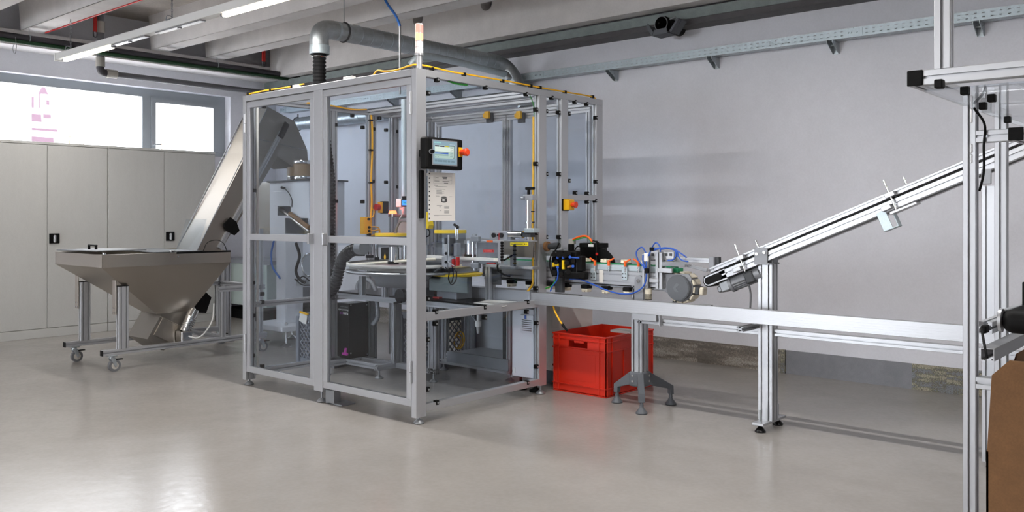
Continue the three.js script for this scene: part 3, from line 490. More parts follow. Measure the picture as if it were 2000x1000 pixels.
{ // operator panel on the corner post, facing the bench side
  const x = -3.6, t = thing('operator_panel', 'black operator panel with a lit touch screen on the enclosure corner post', 'control panel');
  const a = atX(833, 266, x), b = atX(905, 333, x);
  mesh('housing', rb([x - 0.06, x], [b[1], a[1]], [b[2], a[2]], 0.014, 3), M.black, t);
  mesh('bracket', [rb([CX1, x - 0.05], [1.56, 1.6], [CZ0 - 0.06, CZ0 - 0.02], 0.004), rb([CX1, CX1 + 0.02], [1.2, 1.48], [CZ0 - 0.045, CZ0 - 0.02], 0.004)], M.black, t);
  const s0 = atX(845, 321, x + 0.004), s1 = atX(893, 277, x + 0.004);
  mesh('screen_frame', rb([x - 0.002, x + 0.004], [s0[1] - 0.003, s1[1] + 0.002], [s1[2] - 0.002, s0[2] + 0.002], 0.002), M.greyMid, t);
  const scr = canvasMat(512, 512, (c, w, h) => {
    c.fillStyle = '#7d98a8'; c.fillRect(0, 0, w, h); c.fillStyle = '#8fd6cf'; c.font = 'bold 34px sans-serif'; c.fillText('SIEMENS', 20, 50); c.fillStyle = '#c6d3da'; c.font = '20px sans-serif'; c.fillText('SIMATIC HMI', 352, 72);
    c.fillStyle = '#9fbab6'; c.fillRect(30, 92, 450, 290); c.fillStyle = '#38243a'; c.fillRect(36, 98, 90, 26); c.fillRect(136, 104, 104, 22); c.fillStyle = '#c9c23a'; c.fillRect(248, 106, 90, 18); c.fillStyle = '#2c3a40'; c.fillRect(250, 96, 222, 8); c.fillRect(456, 96, 14, 280);
    c.fillStyle = '#c4d6d0'; c.fillRect(36, 130, 400, 100); c.fillStyle = '#7d8f96'; c.fillRect(36, 232, 290, 24); c.fillStyle = '#2f55b5'; c.fillRect(36, 262, 290, 22); c.fillStyle = '#86a29c'; c.fillRect(36, 292, 290, 34);
    c.fillStyle = '#222'; c.fillRect(48, 346, 14, 16); c.fillRect(96, 346, 14, 16); c.fillRect(430, 356, 12, 14); c.fillStyle = '#566c76'; for (let i = 0; i < 6; i++) c.fillRect(366, 136 + i * 38, 62, 12); for (let i = 0; i < 8; i++) c.fillRect(36 + i * 56, 420, 44, 40); c.fillStyle = '#6d8793'; for (let i = 0; i < 8; i++) c.fillRect(42 + i * 56, 426, 32, 28);
  }, { lit: 0.16, roughness: 0.2 });
  mesh('screen', quad([x + 0.0048, s0[1] + 0.004, s0[2] - 0.004], [x + 0.0048, s0[1] + 0.004, s1[2] + 0.004], [x + 0.0048, s1[1] - 0.004, s1[2] + 0.004], [x + 0.0048, s1[1] - 0.004, s0[2] - 0.004]), scr, t);
  const k = atX(841, 296, x), e = atX(899, 298, x);
  mesh('key_switch', [rod([x, k[1], k[2]], [x + 0.006, k[1], k[2]], 0.014, 20)], M.aluBright, t); mesh('key_knob', rod([x + 0.006, k[1], k[2]], [x + 0.024, k[1], k[2]], 0.01, 16), M.blackGloss, t);
  mesh('stop_plate', rb([x, x + 0.005], [e[1] - 0.026, e[1] + 0.03], [e[2] - 0.016, e[2] + 0.016], 0.002), M.yellow, t);
  mesh('stop_button', [rod([x + 0.004, e[1], e[2]], [x + 0.03, e[1], e[2]], 0.015, 20), rod([x + 0.028, e[1], e[2]], [x + 0.055, e[1], e[2]], 0.019, 24, 0.023), rod([x + 0.055, e[1], e[2]], [x + 0.062, e[1], e[2]], 0.022, 24, 0.016)], M.estop, t);
}
{ // work instruction in a punched sleeve
  const x = -3.69, t = thing('instruction_sheet', 'printed work instruction in a punched clear sleeve under the operator panel', 'document'), a = atX(840, 336, x), b = atX(889, 431, x);
  const m = canvasMat(420, 594, (c, w, h) => {
    c.fillStyle = '#efece8'; c.fillRect(0, 0, w, h); c.strokeStyle = '#8a8a8a'; c.lineWidth = 2; c.strokeRect(58, 46, 306, 90); c.strokeRect(58, 46, 306, 44); c.fillStyle = '#555'; c.fillRect(90, 62, 50, 9); c.beginPath(); c.arc(80, 66, 10, 0, 7); c.stroke();
    c.fillStyle = '#333'; c.fillRect(202, 52, 82, 8); c.fillRect(210, 68, 66, 9); c.fillStyle = '#777'; c.fillRect(70, 102, 80, 6); c.fillRect(206, 104, 114, 8); c.fillRect(230, 124, 70, 8); c.fillRect(66, 154, 60, 9); c.fillStyle = '#8b8b8b'; c.fillRect(86, 172, 200, 5); c.fillRect(80, 202, 170, 6); for (let i = 0; i < 5; i++) c.fillRect(104, 216 + i * 11, 90 + (i * 37) % 70, 5);
    c.fillRect(92, 288, 60, 5); c.fillStyle = '#4a4a4a'; c.fillRect(178, 306, 104, 44); c.beginPath(); c.ellipse(230, 350, 52, 20, 0, 0, 7); c.fill(); c.fillStyle = '#b9b9b9'; c.beginPath(); c.ellipse(230, 306, 52, 18, 0, 0, 7); c.fill(); c.fillStyle = '#5a5a5a'; c.beginPath(); c.ellipse(230, 308, 42, 12, 0, 0, 7); c.fill(); c.fillStyle = '#d8d8d8'; c.fillRect(202, 326, 40, 26);
    c.fillStyle = '#999'; c.fillRect(320, 292, 50, 4); c.fillRect(110, 404, 90, 6); for (const y of [410, 468]) for (let i = 0; i < 4; i++) { c.fillRect(234, y + i * 9, 82, 6); } c.fillRect(150, 420, 30, 5); c.fillRect(160, 468, 26, 5); c.fillRect(60, 524, 300, 4); c.fillStyle = '#333'; c.fillRect(60, 530, 78, 5);
  }, { roughness: 0.5 });
  mesh('page', rb([x - 0.002, x - 0.0006], [b[1], a[1]], [b[2], a[2]], 0.0005, 1), M.paper, t);
  mesh('print', quad([x, b[1], a[2]], [x, b[1], b[2]], [x, a[1], b[2]], [x, a[1], a[2]]), m, t);
  const holes = []; mesh('sleeve_edge', rb([x - 0.002, x], [b[1] - 0.004, a[1] + 0.006], [a[2], a[2] + 0.014], 0.0005, 1), M.white, t);
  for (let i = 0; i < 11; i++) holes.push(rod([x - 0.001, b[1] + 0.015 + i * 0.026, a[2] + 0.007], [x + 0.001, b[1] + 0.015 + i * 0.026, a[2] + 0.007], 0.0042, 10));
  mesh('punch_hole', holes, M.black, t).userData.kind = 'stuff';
  mesh('tape', rb([CX1, x - 0.001], [a[1] - 0.02, a[1] - 0.005], [a[2] - 0.05, a[2] - 0.01], 0.0005, 1), M.white, t);
}
{ // yellow safety cable along the top of the frame, tied with black straps
  const t = thing('yellow_cable', 'yellow cable tied along the top rails of the enclosure', 'cable'), y = CT + 0.012;
  const F = (px) => atZ(px, 160, CZ0 - 0.02)[0], Rz = (px) => atX(px, 160, CX1 - 0.02)[2];
  mesh('cable', wire([[F(482), y, -3.46], [F(520), y + 0.005, -3.455], [F(560), y + 0.004, -3.46], [F(590), y + 0.012, -3.475]], 0.0048, 40), M.yellowCable, t);
  mesh('cable', wire([[F(722), y, -3.49], [F(735), y + 0.018, -3.47], [F(748), y + 0.006, -3.47], [F(775), y, -3.46], [F(800), y + 0.012, -3.46], [CX1 - 0.035, y + 0.014, -3.465], [CX1 - 0.012, y + 0.012, -3.52], [CX1 - 0.014, y + 0.004, Rz(880)], [CX1 - 0.012, y + 0.004, Rz(905)], [CX1 - 0.012, y + 0.006, Rz(1000)], [CX1 - 0.012, y + 0.002, Rz(1053)], [CX1 - 0.012, y + 0.002, Rz(1100)], [CX1 - 0.012, y, Rz(1155)], [CX1 - 0.02, y - 0.006, Rz(1163)]], 0.0052, 120), M.yellowCable, t);
  for (const px of [486, 530, 572]) mesh('cable_tie', rb([F(px) - 0.008, F(px) + 0.008], [CT, y + 0.012], [-3.475, -3.445], 0.003), M.black, t);
  for (const px of [842, 905, 980, 1035, 1053, 1102, 1156]) mesh('cable_tie', rb([CX1 - 0.03, CX1 - 0.003], [CT, y + 0.012], [Rz(px) - 0.01, Rz(px) + 0.01], 0.003), M.black, t);
  mesh('sensor', [rb([F(571), F(583)], [CT, CT + 0.022], [-3.48, -3.45], 0.004), rb([F(672), F(690)], [CT, CT + 0.02], [-3.48, -3.45], 0.004)], M.white, t);
  const u = thing('yellow_riser_cable', 'yellow cable strapped down the rear left post inside the enclosure', 'cable'), Xl = CX0 + 0.06;
  const pp = (px, py) => atX(px, py, Xl);
  mesh('cable', wire([pp(600, 201), pp(650, 207), pp(690, 214), pp(716, 214)], 0.006, 32), M.yellowCable, u);
  mesh('cable', wire([pp(725, 224), pp(727, 250), pp(727, 300), pp(725, 350), pp(726, 400), pp(724, 425)], 0.0085, 40), M.yellowCable, u);
  for (const [px, py] of [[724, 235], [724, 293], [724, 357]]) { const q = pp(px, py); mesh('cable_tie', rb([q[0] - 0.012, q[0] + 0.014], [q[1] - 0.006, q[1] + 0.006], [q[2] - 0.018, q[2] + 0.018], 0.003), M.black, u); }
  const v = thing('yellow_post_cable', 'bundle of yellow cables running down the grooved right post', 'cable'), Xr = CX1 - 0.05, qq = (px, py) => { const r = atX(px, py, Xr); return r; };
  mesh('cable', [wire([qq(1042, 228), qq(1042, 300), qq(1041, 380), qq(1040, 470), qq(1041, 540), qq(1040, 555), qq(1030, 570)], 0.0075, 60), wire([qq(1033, 446), qq(1029, 458), qq(1032, 475), qq(1039, 495)], 0.005, 24), wire([qq(1037, 446), qq(1035, 460), qq(1037, 475), qq(1040, 492)], 0.005, 24)], M.yellowCable, v);
  mesh('green_wire', [wire([qq(1034, 184), qq(1040, 198), qq(1043, 212), qq(1044, 260), qq(1043, 330), qq(1042, 400)], 0.0036, 40), wire([atX(875, 158, CX1 - 0.02), atX(890, 163, CX1 - 0.02), atX(912, 166, CX1 - 0.02)], 0.006, 20)], M.greenCable, v);
  for (const py of [413, 434, 491]) { const q = qq(1041, py); mesh('cable_tie', rb([q[0] - 0.01, q[0] + 0.01], [q[1] - 0.004, q[1] + 0.004], [q[2] - 0.014, q[2] + 0.014], 0.002), M.black, v); }
  const yw = thing('yellow_down_lead', 'short yellow lead with black plug hanging over the red crate', 'cable'), z = -4.535, k = (px, py) => atZ(px, py, z);
  mesh('cable', wire([k(1080, 593), k(1083, 606), k(1092, 624), k(1100, 636)], 0.006, 24), M.yellowCable, yw); mesh('plug', [rod(k(1098, 633), k(1102, 639), 0.009, 12), rod(k(1102, 639), k(1108, 646), 0.007, 12)], M.black, yw);
}
{ // emergency stop on the right side frame
  const x = CX1 + 0.0, c = atX(1112, 400, x + 0.03), t = thing('emergency_stop', 'yellow emergency stop box with red button on the right side frame', 'stop button');
  mesh('box', [rb([x, x + 0.05], [c[1] - 0.038, c[1] + 0.038], [c[2] - 0.036, c[2] + 0.036], 0.006)], M.yellow, t); mesh('backplate', rb([x - 0.002, x + 0.006], [c[1] - 0.042, c[1] + 0.042], [c[2] - 0.03, c[2] + 0.05], 0.003), M.black, t);
  mesh('button', [rod([x + 0.05, c[1], c[2]], [x + 0.07, c[1], c[2]], 0.014, 20), rod([x + 0.07, c[1], c[2]], [x + 0.09, c[1], c[2]], 0.02, 24, 0.022)], M.estop, t);
}

// ---------------------------------------------------------------- the long bench beam and its posts
{
  const zf = -4.515, t = thing('barrier_beam', 'long wide aluminium beam running from the enclosure past the red crate', 'beam');
  const yt = atZ(1035, 571, zf)[1], yb = atZ(1035, 594, zf)[1], x0 = atZ(1035, 580, zf)[0];
  mesh('beam', prof('x', [x0, 1.2], [yb, yt], [zf - 0.04, zf], '+y-y'), M.aluBright, t);
  const grooves = []; for (let i = 1; i < 6; i++) grooves.push(bx([x0 + 0.002, 1.2], [yb + (yt - yb) * i / 6 - 0.0006, yb + (yt - yb) * i / 6 + 0.0006], [zf, zf + 0.0008])); mesh('rib_line', grooves, M.alu, t).userData.kind = 'stuff';
  mesh('end_cap', rb([x0 - 0.004, x0], [yb, yt], [zf - 0.04, zf]), M.alu, t);
  mesh('joint_clip', [rb([atZ(1378, 597, zf)[0] - 0.05, atZ(1378, 597, zf)[0] + 0.03], [yt, yt + 0.004], [zf - 0.035, zf - 0.005])], M.aluDark, t);
  // lower rail with posts
  const u = thing('conveyor_post', 'tall slotted aluminium post on two black feet carrying the inclined conveyor', 'post'), px = -2.2, zc = -4.70;
  mesh('column', prof('y', [px, px + 0.085], [0.055, 0.985], [zc - 0.04, zc + 0.04]), M.aluBright, u);
  mesh('base_plate', rb([px + 0.005, px + 0.075], [0.04, 0.055], [zc - 0.17, zc + 0.13], 0.003), M.aluBright, u);
  for (const z of [zc + 0.095, zc - 0.135]) mesh('levelling_foot', [lathe([[0, 0], [0.03, 0], [0.031, 0.006], [0.012, 0.03], [0.0, 0.034]], [px + 0.04, 0, z], 20)], M.blackGloss, u), mesh('threaded_rod', rod([px + 0.04, 0.02, z], [px + 0.04, 0.125, z], 0.006, 10), M.zinc, u);
  mesh('head_bracket', [rb([px - 0.004, px + 0.075], [0.945, 1.035], [-4.628, -4.62], 0.006), rb([px - 0.004, px + 0.085], [0.94, 0.95], [zc - 0.06, -4.62], 0.003), rb([px + 0.083, px + 0.09], [0.95, 1.01], [zc - 0.03, zc + 0.03], 0.02)], M.greyMid, u);
  for (const g of [rod([px + 0.012, 1.0, -4.622], [px + 0.012, 1.0, -4.612], 0.008, 10), rod([px + 0.058, 1.01, -4.622], [px + 0.058, 1.01, -4.612], 0.008, 10)]) mesh('bolt', g, M.chrome, u);
  const v = thing('lower_rail', 'thin slotted aluminium rail under the wide beam, clamped to the posts', 'rail'), ry = [0.535, 0.575];
  mesh('rail', prof('x', [-3.02, px], ry, [zc - 0.02, zc + 0.02]), M.aluBright, v); mesh('rail', prof('x', [px + 0.085, 1.2], ry, [zc - 0.02, zc + 0.02]), M.aluBright, v);
  mesh('cross_bar', prof('z', [px - 0.03, px + 0.01], [0.575, 0.602], [zc - 0.02, zf + 0.06]), M.aluDark, v);
  mesh('clamp', [rb([-3.03, -2.86], [0.56, 0.605], [zc + 0.022, zc + 0.06], 0.003), rb([-2.85, -2.842], [0.53, 0.6], [zc + 0.022, zc + 0.05], 0.002)], M.aluBright, v);
}
{ // tripod support of the chain conveyor
  const c = [-3.03, -4.72], t = thing('tripod_stand', 'slotted aluminium column on a dark grey three-legged plastic foot', 'stand');
  mesh('column', prof('y', [c[0] - 0.04, c[0] + 0.04], [0.21, 0.8], [c[1] - 0.04, c[1] + 0.04]), M.aluBright, t);
  mesh('hub', rb([c[0] - 0.052, c[0] + 0.052], [0.13, 0.225], [c[1] - 0.052, c[1] + 0.052], 0.012), M.greyPlastic, t);
  const tips = [[1253, 808], [1205, 786], [1310, 790]].map(([x, y]) => atY(x, y, 0)); tips.push([c[0] - 0.12, 0, c[1] - 0.2]); tips.length = 3;
  for (const q of tips) {
    const d = [q[0] - c[0], q[2] - c[1]], L = Math.hypot(...d), a = Math.atan2(-d[1], d[0]);
    const leg = prismZ([[0.02, 0.215], [0.06, 0.22], [L + 0.012, 0.125], [L + 0.014, 0.07], [L - 0.014, 0.07], [L - 0.016, 0.105], [0.06, 0.135], [0.02, 0.13]], -0.016, 0.016, 0.004).rotateY(a).translate(c[0], 0, c[1]);
    const m = mesh('leg', leg, M.greyPlastic, t);
    mesh('levelling_foot', lathe([[0, 0], [0.036, 0], [0.036, 0.008], [0.016, 0.035], [0.011, 0.045], [0.014, 0.05], [0.011, 0.055], [0.011, 0.075], [0, 0.075]], [q[0], 0, q[2]], 20), M.greyPlastic, m);
  }
  mesh('bolt', [0.165, 0.2].flatMap((y) => [rod([c[0] - 0.02, y, c[1] + 0.05], [c[0] - 0.02, y, c[1] + 0.058], 0.007, 10), rod([c[0] + 0.05, y, c[1] - 0.02], [c[0] + 0.058, y, c[1] - 0.02], 0.007, 10)]), M.chrome, t);
}
{ // inclined belt conveyor
  const zf = -4.63, W = 0.15, A = atZ(1374, 548, zf), B = atZ(1880, 338, zf), ang = Math.atan2(B[1] - A[1], B[0] - A[0]), L = 3.4;
  const t = thing('inclined_conveyor', 'narrow aluminium belt conveyor sloping up to the right in front of the wall', 'conveyor');
  const place = (g) => turned(g.translate(A[0], A[1], 0), A, [0, 0, 1], ang);
  const side = (z, s) => { // lower beam and upper guide rail
    mesh('side_beam', place(prof('x', [0.11, L], [-0.036, 0.014], [z - 0.02, z + 0.02], '+z-z')), M.aluBright, t);
    mesh('guide_rail', place(prof('x', [0.06, L], [0.027, 0.057], [z - 0.018, z + 0.012], '+z-z')), M.aluBright, t);
  };
  side(zf - 0.02); side(zf - W + 0.02);
  mesh('belt', place(rb([0.0, L], [0.012, 0.024], [zf - W + 0.03, zf - 0.012], 0.004)), M.black, t);
  const nose = (z0, z1) => { const s = new THREE.Shape(); s.absarc(0.03, -0.012, 0.03, Math.PI / 2, Math.PI * 1.5); s.lineTo(0.15, -0.042); s.lineTo(0.15, 0.018); return place(new THREE.ExtrudeGeometry(s, { depth: z1 - z0, bevelEnabled: false, curveSegments: 16 }).translate(0, 0, z0)); };
  mesh('nose_plate', nose(zf - 0.012, zf), M.aluBright, t); mesh('nose_plate', nose(zf - W, zf - W + 0.012), M.aluBright, t);
  const slot = () => { const s = new THREE.Shape(); s.absarc(0.028, -0.012, 0.022, Math.PI / 2, Math.PI * 1.5); s.absarc(0.1, -0.012, 0.022, -Math.PI / 2, Math.PI / 2); return place(new THREE.ExtrudeGeometry(s, { depth: 0.004, bevelEnabled: false, curveSegments: 16 }).translate(0, 0, zf)); };
  mesh('nose_cover', slot(), M.black, t); mesh('nose_roller', place(rod([0.02, -0.012, zf - 0.015], [0.02, -0.012, zf - W + 0.015], 0.034, 20)), M.black, t);
  const m = [place(rod([0.14, -0.075, zf - 0.06], [0.31, -0.075, zf - 0.06], 0.04, 24)), place(rod([0.3, -0.075, zf - 0.06], [0.335, -0.075, zf - 0.06], 0.043, 24)), place(rod([0.13, -0.075, zf - 0.06], [0.15, -0.075, zf - 0.06], 0.047, 24))];
  for (let i = 0; i < 9; i++) { const a = -Math.PI * (0.05 + 0.1 * i); m.push(place(rod([0.155, -0.075 + 0.041 * Math.sin(a), zf - 0.06 + 0.043 * Math.cos(a)], [0.3, -0.075 + 0.041 * Math.sin(a), zf - 0.06 + 0.043 * Math.cos(a)], 0.004, 6))); }
  mesh('motor', m, M.greyMid, t); mesh('gearbox', [place(rb([0.075, 0.135], [-0.105, -0.045], [zf - 0.1, zf - 0.015], 0.008)), place(rb([0.05, 0.1], [-0.1, -0.06], [zf - 0.08, zf - 0.02], 0.012))], M.aluDark, t);
  mesh('terminal_cover', place(rb([0.245, 0.3], [-0.115, -0.05], [zf - 0.045, zf - 0.005], 0.01)), M.darkGrey, t);
  const c0 = atZ(1462, 552, zf - 0.05); mesh('motor_cable', wire([[c0[0], c0[1], c0[2]], [c0[0] + 0.012, c0[1] - 0.06, c0[2]], [c0[0] + 0.01, c0[1] - 0.16, c0[2]]], 0.006, 24), M.greyRubber, t);
  const clampAt = (s) => { for (const g of [rb([s - 0.02, s + 0.03], [0.025, 0.05], [zf, zf + 0.03], 0.003), rb([s - 0.06, s - 0.01], [-0.03, -0.005], [zf, zf + 0.035], 0.003)]) mesh('guide_clamp', place(g), M.aluBright, t); for (const g of [rod([s + 0.005, -0.045, zf + 0.02], [s + 0.005, 0.12, zf + 0.02], 0.005, 10), rod([s + 0.055, 0.0, zf - W], [s + 0.055, 0.12, zf - W], 0.005, 10)]) mesh('clamp_pin', place(g), M.chrome, t); };
  clampAt(0.275); clampAt(1.17);
  mesh('hanging_bracket', [place(rb([1.07, 1.12], [-0.125, -0.02], [zf + 0.001, zf + 0.006], 0.006)), place(rb([1.07, 1.15], [-0.125, -0.12], [zf - 0.05, zf + 0.006], 0.002)), place(rb([1.145, 1.15], [-0.125, -0.04], [zf - 0.05, zf + 0.003], 0.002))], M.zincPale, t);
  mesh('end_bracket', [place(rb([1.14, 1.28], [-0.058, -0.046], [zf - 0.04, zf + 0.03], 0.002))], M.alu, t);
  const p = thing('rear_conveyor_post', 'slotted aluminium post with bracket carrying the upper end of the inclined conveyor', 'post'), zz = -4.66, x0 = atZ(1917, 450, zz)[0];
  mesh('column', prof('y', [x0, x0 + 0.085], [0.03, 1.36], [zz - 0.08, zz]), M.aluBright, p); mesh('bracket', [fz([1916, 1936], [330, 360], zz + 0.045, 0.012, 0.005)], M.greyMid, p); mesh('foot', lathe([[0, 0], [0.03, 0], [0.012, 0.028], [0, 0.03]], [x0 + 0.04, 0, zz - 0.04], 16), M.blackGloss, p);
}
{ // red stacking crate
  const a = atY(1184, 779, 0), b = atY(1098, 759, 0), W = a[0] - b[0] + 0.03, D = 0.6, H = 0.405, x1 = a[0] + 0.0, z1 = a[2] + 0.0;
  const t = thing('stacking_crate', 'red plastic stacking crate standing beside the tripod stand', 'crate');
  const x0 = x1 - W, z0 = z1 - D, w = 0.006, rib = [];
  mesh('shell', [bx([x0 + 0.008, x1 - 0.008], [0.0, 0.012], [z0 + 0.008, z1 - 0.008]), bx([x0 + 0.008, x0 + 0.008 + w], [0, H], [z0 + 0.008, z1 - 0.008]), bx([x1 - 0.008 - w, x1 - 0.008], [0, H], [z0 + 0.008, z1 - 0.008]), bx([x0 + 0.008, x1 - 0.008], [0, H], [z0 + 0.008, z0 + 0.008 + w]),
    bx([x0 + 0.008, x1 - 0.008], [0, H - 0.09], [z1 - 0.008 - w, z1 - 0.008]), bx([x0 + 0.008, x1 - 0.008], [H - 0.045, H], [z1 - 0.008 - w, z1 - 0.008]), bx([x0 + 0.008, (x0 + x1) / 2 - 0.09], [H - 0.09, H - 0.045], [z1 - 0.008 - w, z1 - 0.008]), bx([(x0 + x1) / 2 + 0.07, x1 - 0.008], [H - 0.09, H - 0.045], [z1 - 0.008 - w, z1 - 0.008])], M.crate, t);
  const ring = (y0, y1, o) => [rb([x0 + o, x1 - o], [y0, y1], [z1 - 0.012, z1 - o]), rb([x0 + o, x1 - o], [y0, y1], [z0 + o, z0 + 0.012]), rb([x1 - 0.012, x1 - o], [y0, y1], [z0 + o, z1 - o]), rb([x0 + o, x0 + 0.012], [y0, y1], [z0 + o, z1 - o])];
  mesh('rim', [...ring(H - 0.012, H, 0), ...ring(H - 0.04, H - 0.034, 0.001), ...ring(H - 0.105, H - 0.098, 0)], M.crate, t);
  mesh('base_band', [...ring(0.0, 0.008, 0.004), ...ring(0.055, 0.062, 0.0)], M.crate, t);
  for (const f of [0.03, 0.13, 0.87, 0.97]) { rib.push(rb([x0 + W * f - 0.0035, x0 + W * f + 0.0035], [0.01, H - 0.01], [z1 - 0.01, z1])); rib.push(rb([x1 - 0.01, x1], [0.01, H - 0.01], [z0 + D * f - 0.0035, z0 + D * f + 0.0035])); }
  for (const f of [0.36, 0.64]) rib.push(rb([x1 - 0.01, x1], [0.06, H - 0.1], [z0 + D * f - 0.0035, z0 + D * f + 0.0035]));
  mesh('wall_rib', rib, M.crate, t).userData.kind = 'stuff';
  mesh('name_panel', [rb([x0 + W * 0.2, x1 - W * 0.2], [0.09, H - 0.13], [z1 - 0.009, z1 - 0.0065], 0.001)], M.crate, t);
  const grip = []; for (let i = 0; i < 5; i++) grip.push(rod([(x0 + x1) / 2 - 0.03 + i * 0.016, H - 0.05, z1 - 0.014], [(x0 + x1) / 2 - 0.03 + i * 0.016, H - 0.05, z1 - 0.003], 0.009, 12)); mesh('grip', grip, M.crate, t);
  solo('paper_slip', 'white torn paper slip over the rim of the red crate', 'paper', [rb([x1 - 0.16, x1 - 0.0], [H - 0.004, H + 0.012], [z0 + 0.2, z0 + 0.32], 0.002)], M.paper);
}
// ---------------------------------------------------------------- workstation frame at the right edge
{
  const t = thing('workstation_frame', 'slotted aluminium workstation frame with clear roof panel and black end caps', 'frame');
  const xa = -0.775, xb = -0.735, zF = -2.6, y0 = 1.585, y1 = 1.627;
  mesh('roof_beam', prof('z', [xa, xb], [y0, y1], [-4.3, zF]), M.alu, t); mesh('end_cap', rb([xa - 0.001, xb + 0.001], [y0 - 0.001, y1 + 0.001], [zF, zF + 0.006], 0.003), M.black, t);
  mesh('front_beam', prof('x', [xb, 0.6], [y0, y1], [zF - 0.04, zF]), M.alu, t);
  mesh('roof_beam', prof('x', [xb, 0.6], [y0, y1], [-3.24, -3.2]), M.alu, t); mesh('roof_beam', prof('x', [xb, 0.6], [y0, y1], [-3.67, -3.63]), M.alu, t);
  mesh('upright', prof('y', [-0.706, -0.664], [y1, SLAB], [zF - 0.04, zF]), M.alu, t);
  mesh('upright', prof('y', [xa, xb], [0.03, y0], [-3.225, -3.185]), M.alu, t); mesh('upright', prof('y', [xa, xb], [0.03, y0], [-3.67, -3.63]), M.alu, t); mesh('upright', prof('y', [0.2, 0.24], [0.03, y0], [-3.67, -3.63]), M.alu, t); mesh('upright', prof('y', [0.2, 0.24], [0.03, y0], [-3.225, -3.185]), M.alu, t);
  for (const [x, z] of [[(xa + xb) / 2, -3.205], [(xa + xb) / 2, -3.65], [0.22, -3.65], [0.22, -3.205]]) mesh('foot', lathe([[0, 0], [0.03, 0], [0.01, 0.025], [0.008, 0.035], [0, 0.035]], [x, 0, z], 16), M.blackGloss, t);
  const ya = atZ(1940, 253, -3.185)[1], yb = atZ(1940, 277, -3.185)[1], xc = atZ(1970, 262, -3.16)[0];
  mesh('shelf_beam', prof('x', [xb, xc], [yb, ya], [-3.225, -3.185]), M.alu, t); mesh('shelf_beam', prof('z', [xc, xc + 0.042], [yb, ya], [-3.7, -3.16]), M.alu, t); mesh('end_cap', rb([xc - 0.001, xc + 0.043], [yb - 0.001, ya + 0.001], [-3.16, -3.154], 0.003), M.black, t);
  mesh('roof_panel', bx([xb - 0.01, 0.58], [y0 - 0.012, y0 - 0.007], [-4.2, zF - 0.05]), M.acrylic, t);
  for (const [px, py, z] of [[1835, 170, -2.68], [1885, 183, -2.85], [1937, 197, -3.05], [1920, 212, -3.15], [1968, 238, -3.4]]) { const q = atY(px, py, y0 - 0.02); mesh('panel_clip', rb([q[0] - 0.011, q[0] + 0.011], [y0 - 0.024, y0], [q[2] - 0.014, q[2] + 0.014], 0.004), M.black, t); }
  const z = -3.185; for (const py of [290, 310]) { const q = atZ(1897, py, z); mesh('slot_nut', [rb([q[0] - 0.004, q[0] + 0.004], [q[1] - 0.015, q[1] + 0.015], [z - 0.008, z + 0.002], 0.002)], M.chrome, t); }
  { const q = atZ(1897, 222, z); mesh('slot_nut', rb([q[0] - 0.004, q[0] + 0.004], [q[1] - 0.03, q[1] + 0.02], [z - 0.008, z + 0.002], 0.002), M.chrome, t); }
  mesh('lamp_cable', wire([[-0.72, y0 - 0.02, -3.1], [-0.705, y0 - 0.07, -3.17], [-0.71, 1.45, -3.18], [-0.715, 1.36, -3.2], [-0.73, 1.3, -3.21]], 0.004, 32), M.black, t);
  // low shelf beams with open ends
  const o = atZ(1914, 690, -3.02), low = [o[1] - 0.022, o[1] + 0.018];
  mesh('shelf_beam', [bx([o[0], o[0] + 0.003], low, [-4.1, -3.02]), bx([o[0] + 0.037, o[0] + 0.04], low, [-4.1, -3.02]), bx([o[0] + 0.003, o[0] + 0.037], [low[1] - 0.003, low[1]], [-4.1, -3.02]), bx([o[0] + 0.003, o[0] + 0.012], [low[0], low[0] + 0.003], [-4.1, -3.02]), bx([o[0] + 0.028, o[0] + 0.037], [low[0], low[0] + 0.003], [-4.1, -3.02])], M.alu, t);
  mesh('shelf_beam', prof('x', [xb, 0.2], [low[1] + 0.02, low[1] + 0.06], [-3.67, -3.63]), M.alu, t); mesh('shelf_beam', prof('z', [xb, xb + 0.04], [low[1] + 0.02, low[1] + 0.06], [-3.63, -3.225]), M.alu, t);
  mesh('shelf_beam', prof('x', [xb, 0.2], [atZ(1915, 738, -3.2)[1] - 0.035, atZ(1915, 738, -3.2)[1] + 0.005], [-3.225, -3.185]), M.alu, t);
  mesh('cable_bracket', [fz([1914, 1926], [636, 652], -3.12, 0.05, 0.006)], M.black, t); mesh('cable', wire([atZ(1917, 640, -3.08), atZ(1921, 665, -3.02), atZ(1926, 690, -2.985), atZ(1928, 700, -2.985)], 0.004, 24), M.black, t);
}
{ // belt conveyor end
  const q = atZ(1953, 628, -3.02), r = 0.037, t = thing('belt_conveyor', 'black belt conveyor with silver end roller above the carton', 'conveyor');
  mesh('belt', [rb([q[0], 0.15], [q[1] - r, q[1] + r], [-4.1, -3.02], 0.034, 6)], M.black, t); mesh('roller_cap', rod([q[0] - 0.009, q[1], -3.06], [q[0], q[1], -3.06], r, 24), M.alu, t); mesh('side_frame', [rb([q[0] - 0.018, q[0]], [q[1] - 0.02, q[1] + 0.028], [-4.1, -3.06], 0.004)], M.alu, t);
  mesh('side_guide', fz([1996, 2060], [552, 602], -3.25, 0.03, 0.004), M.black, t);
}
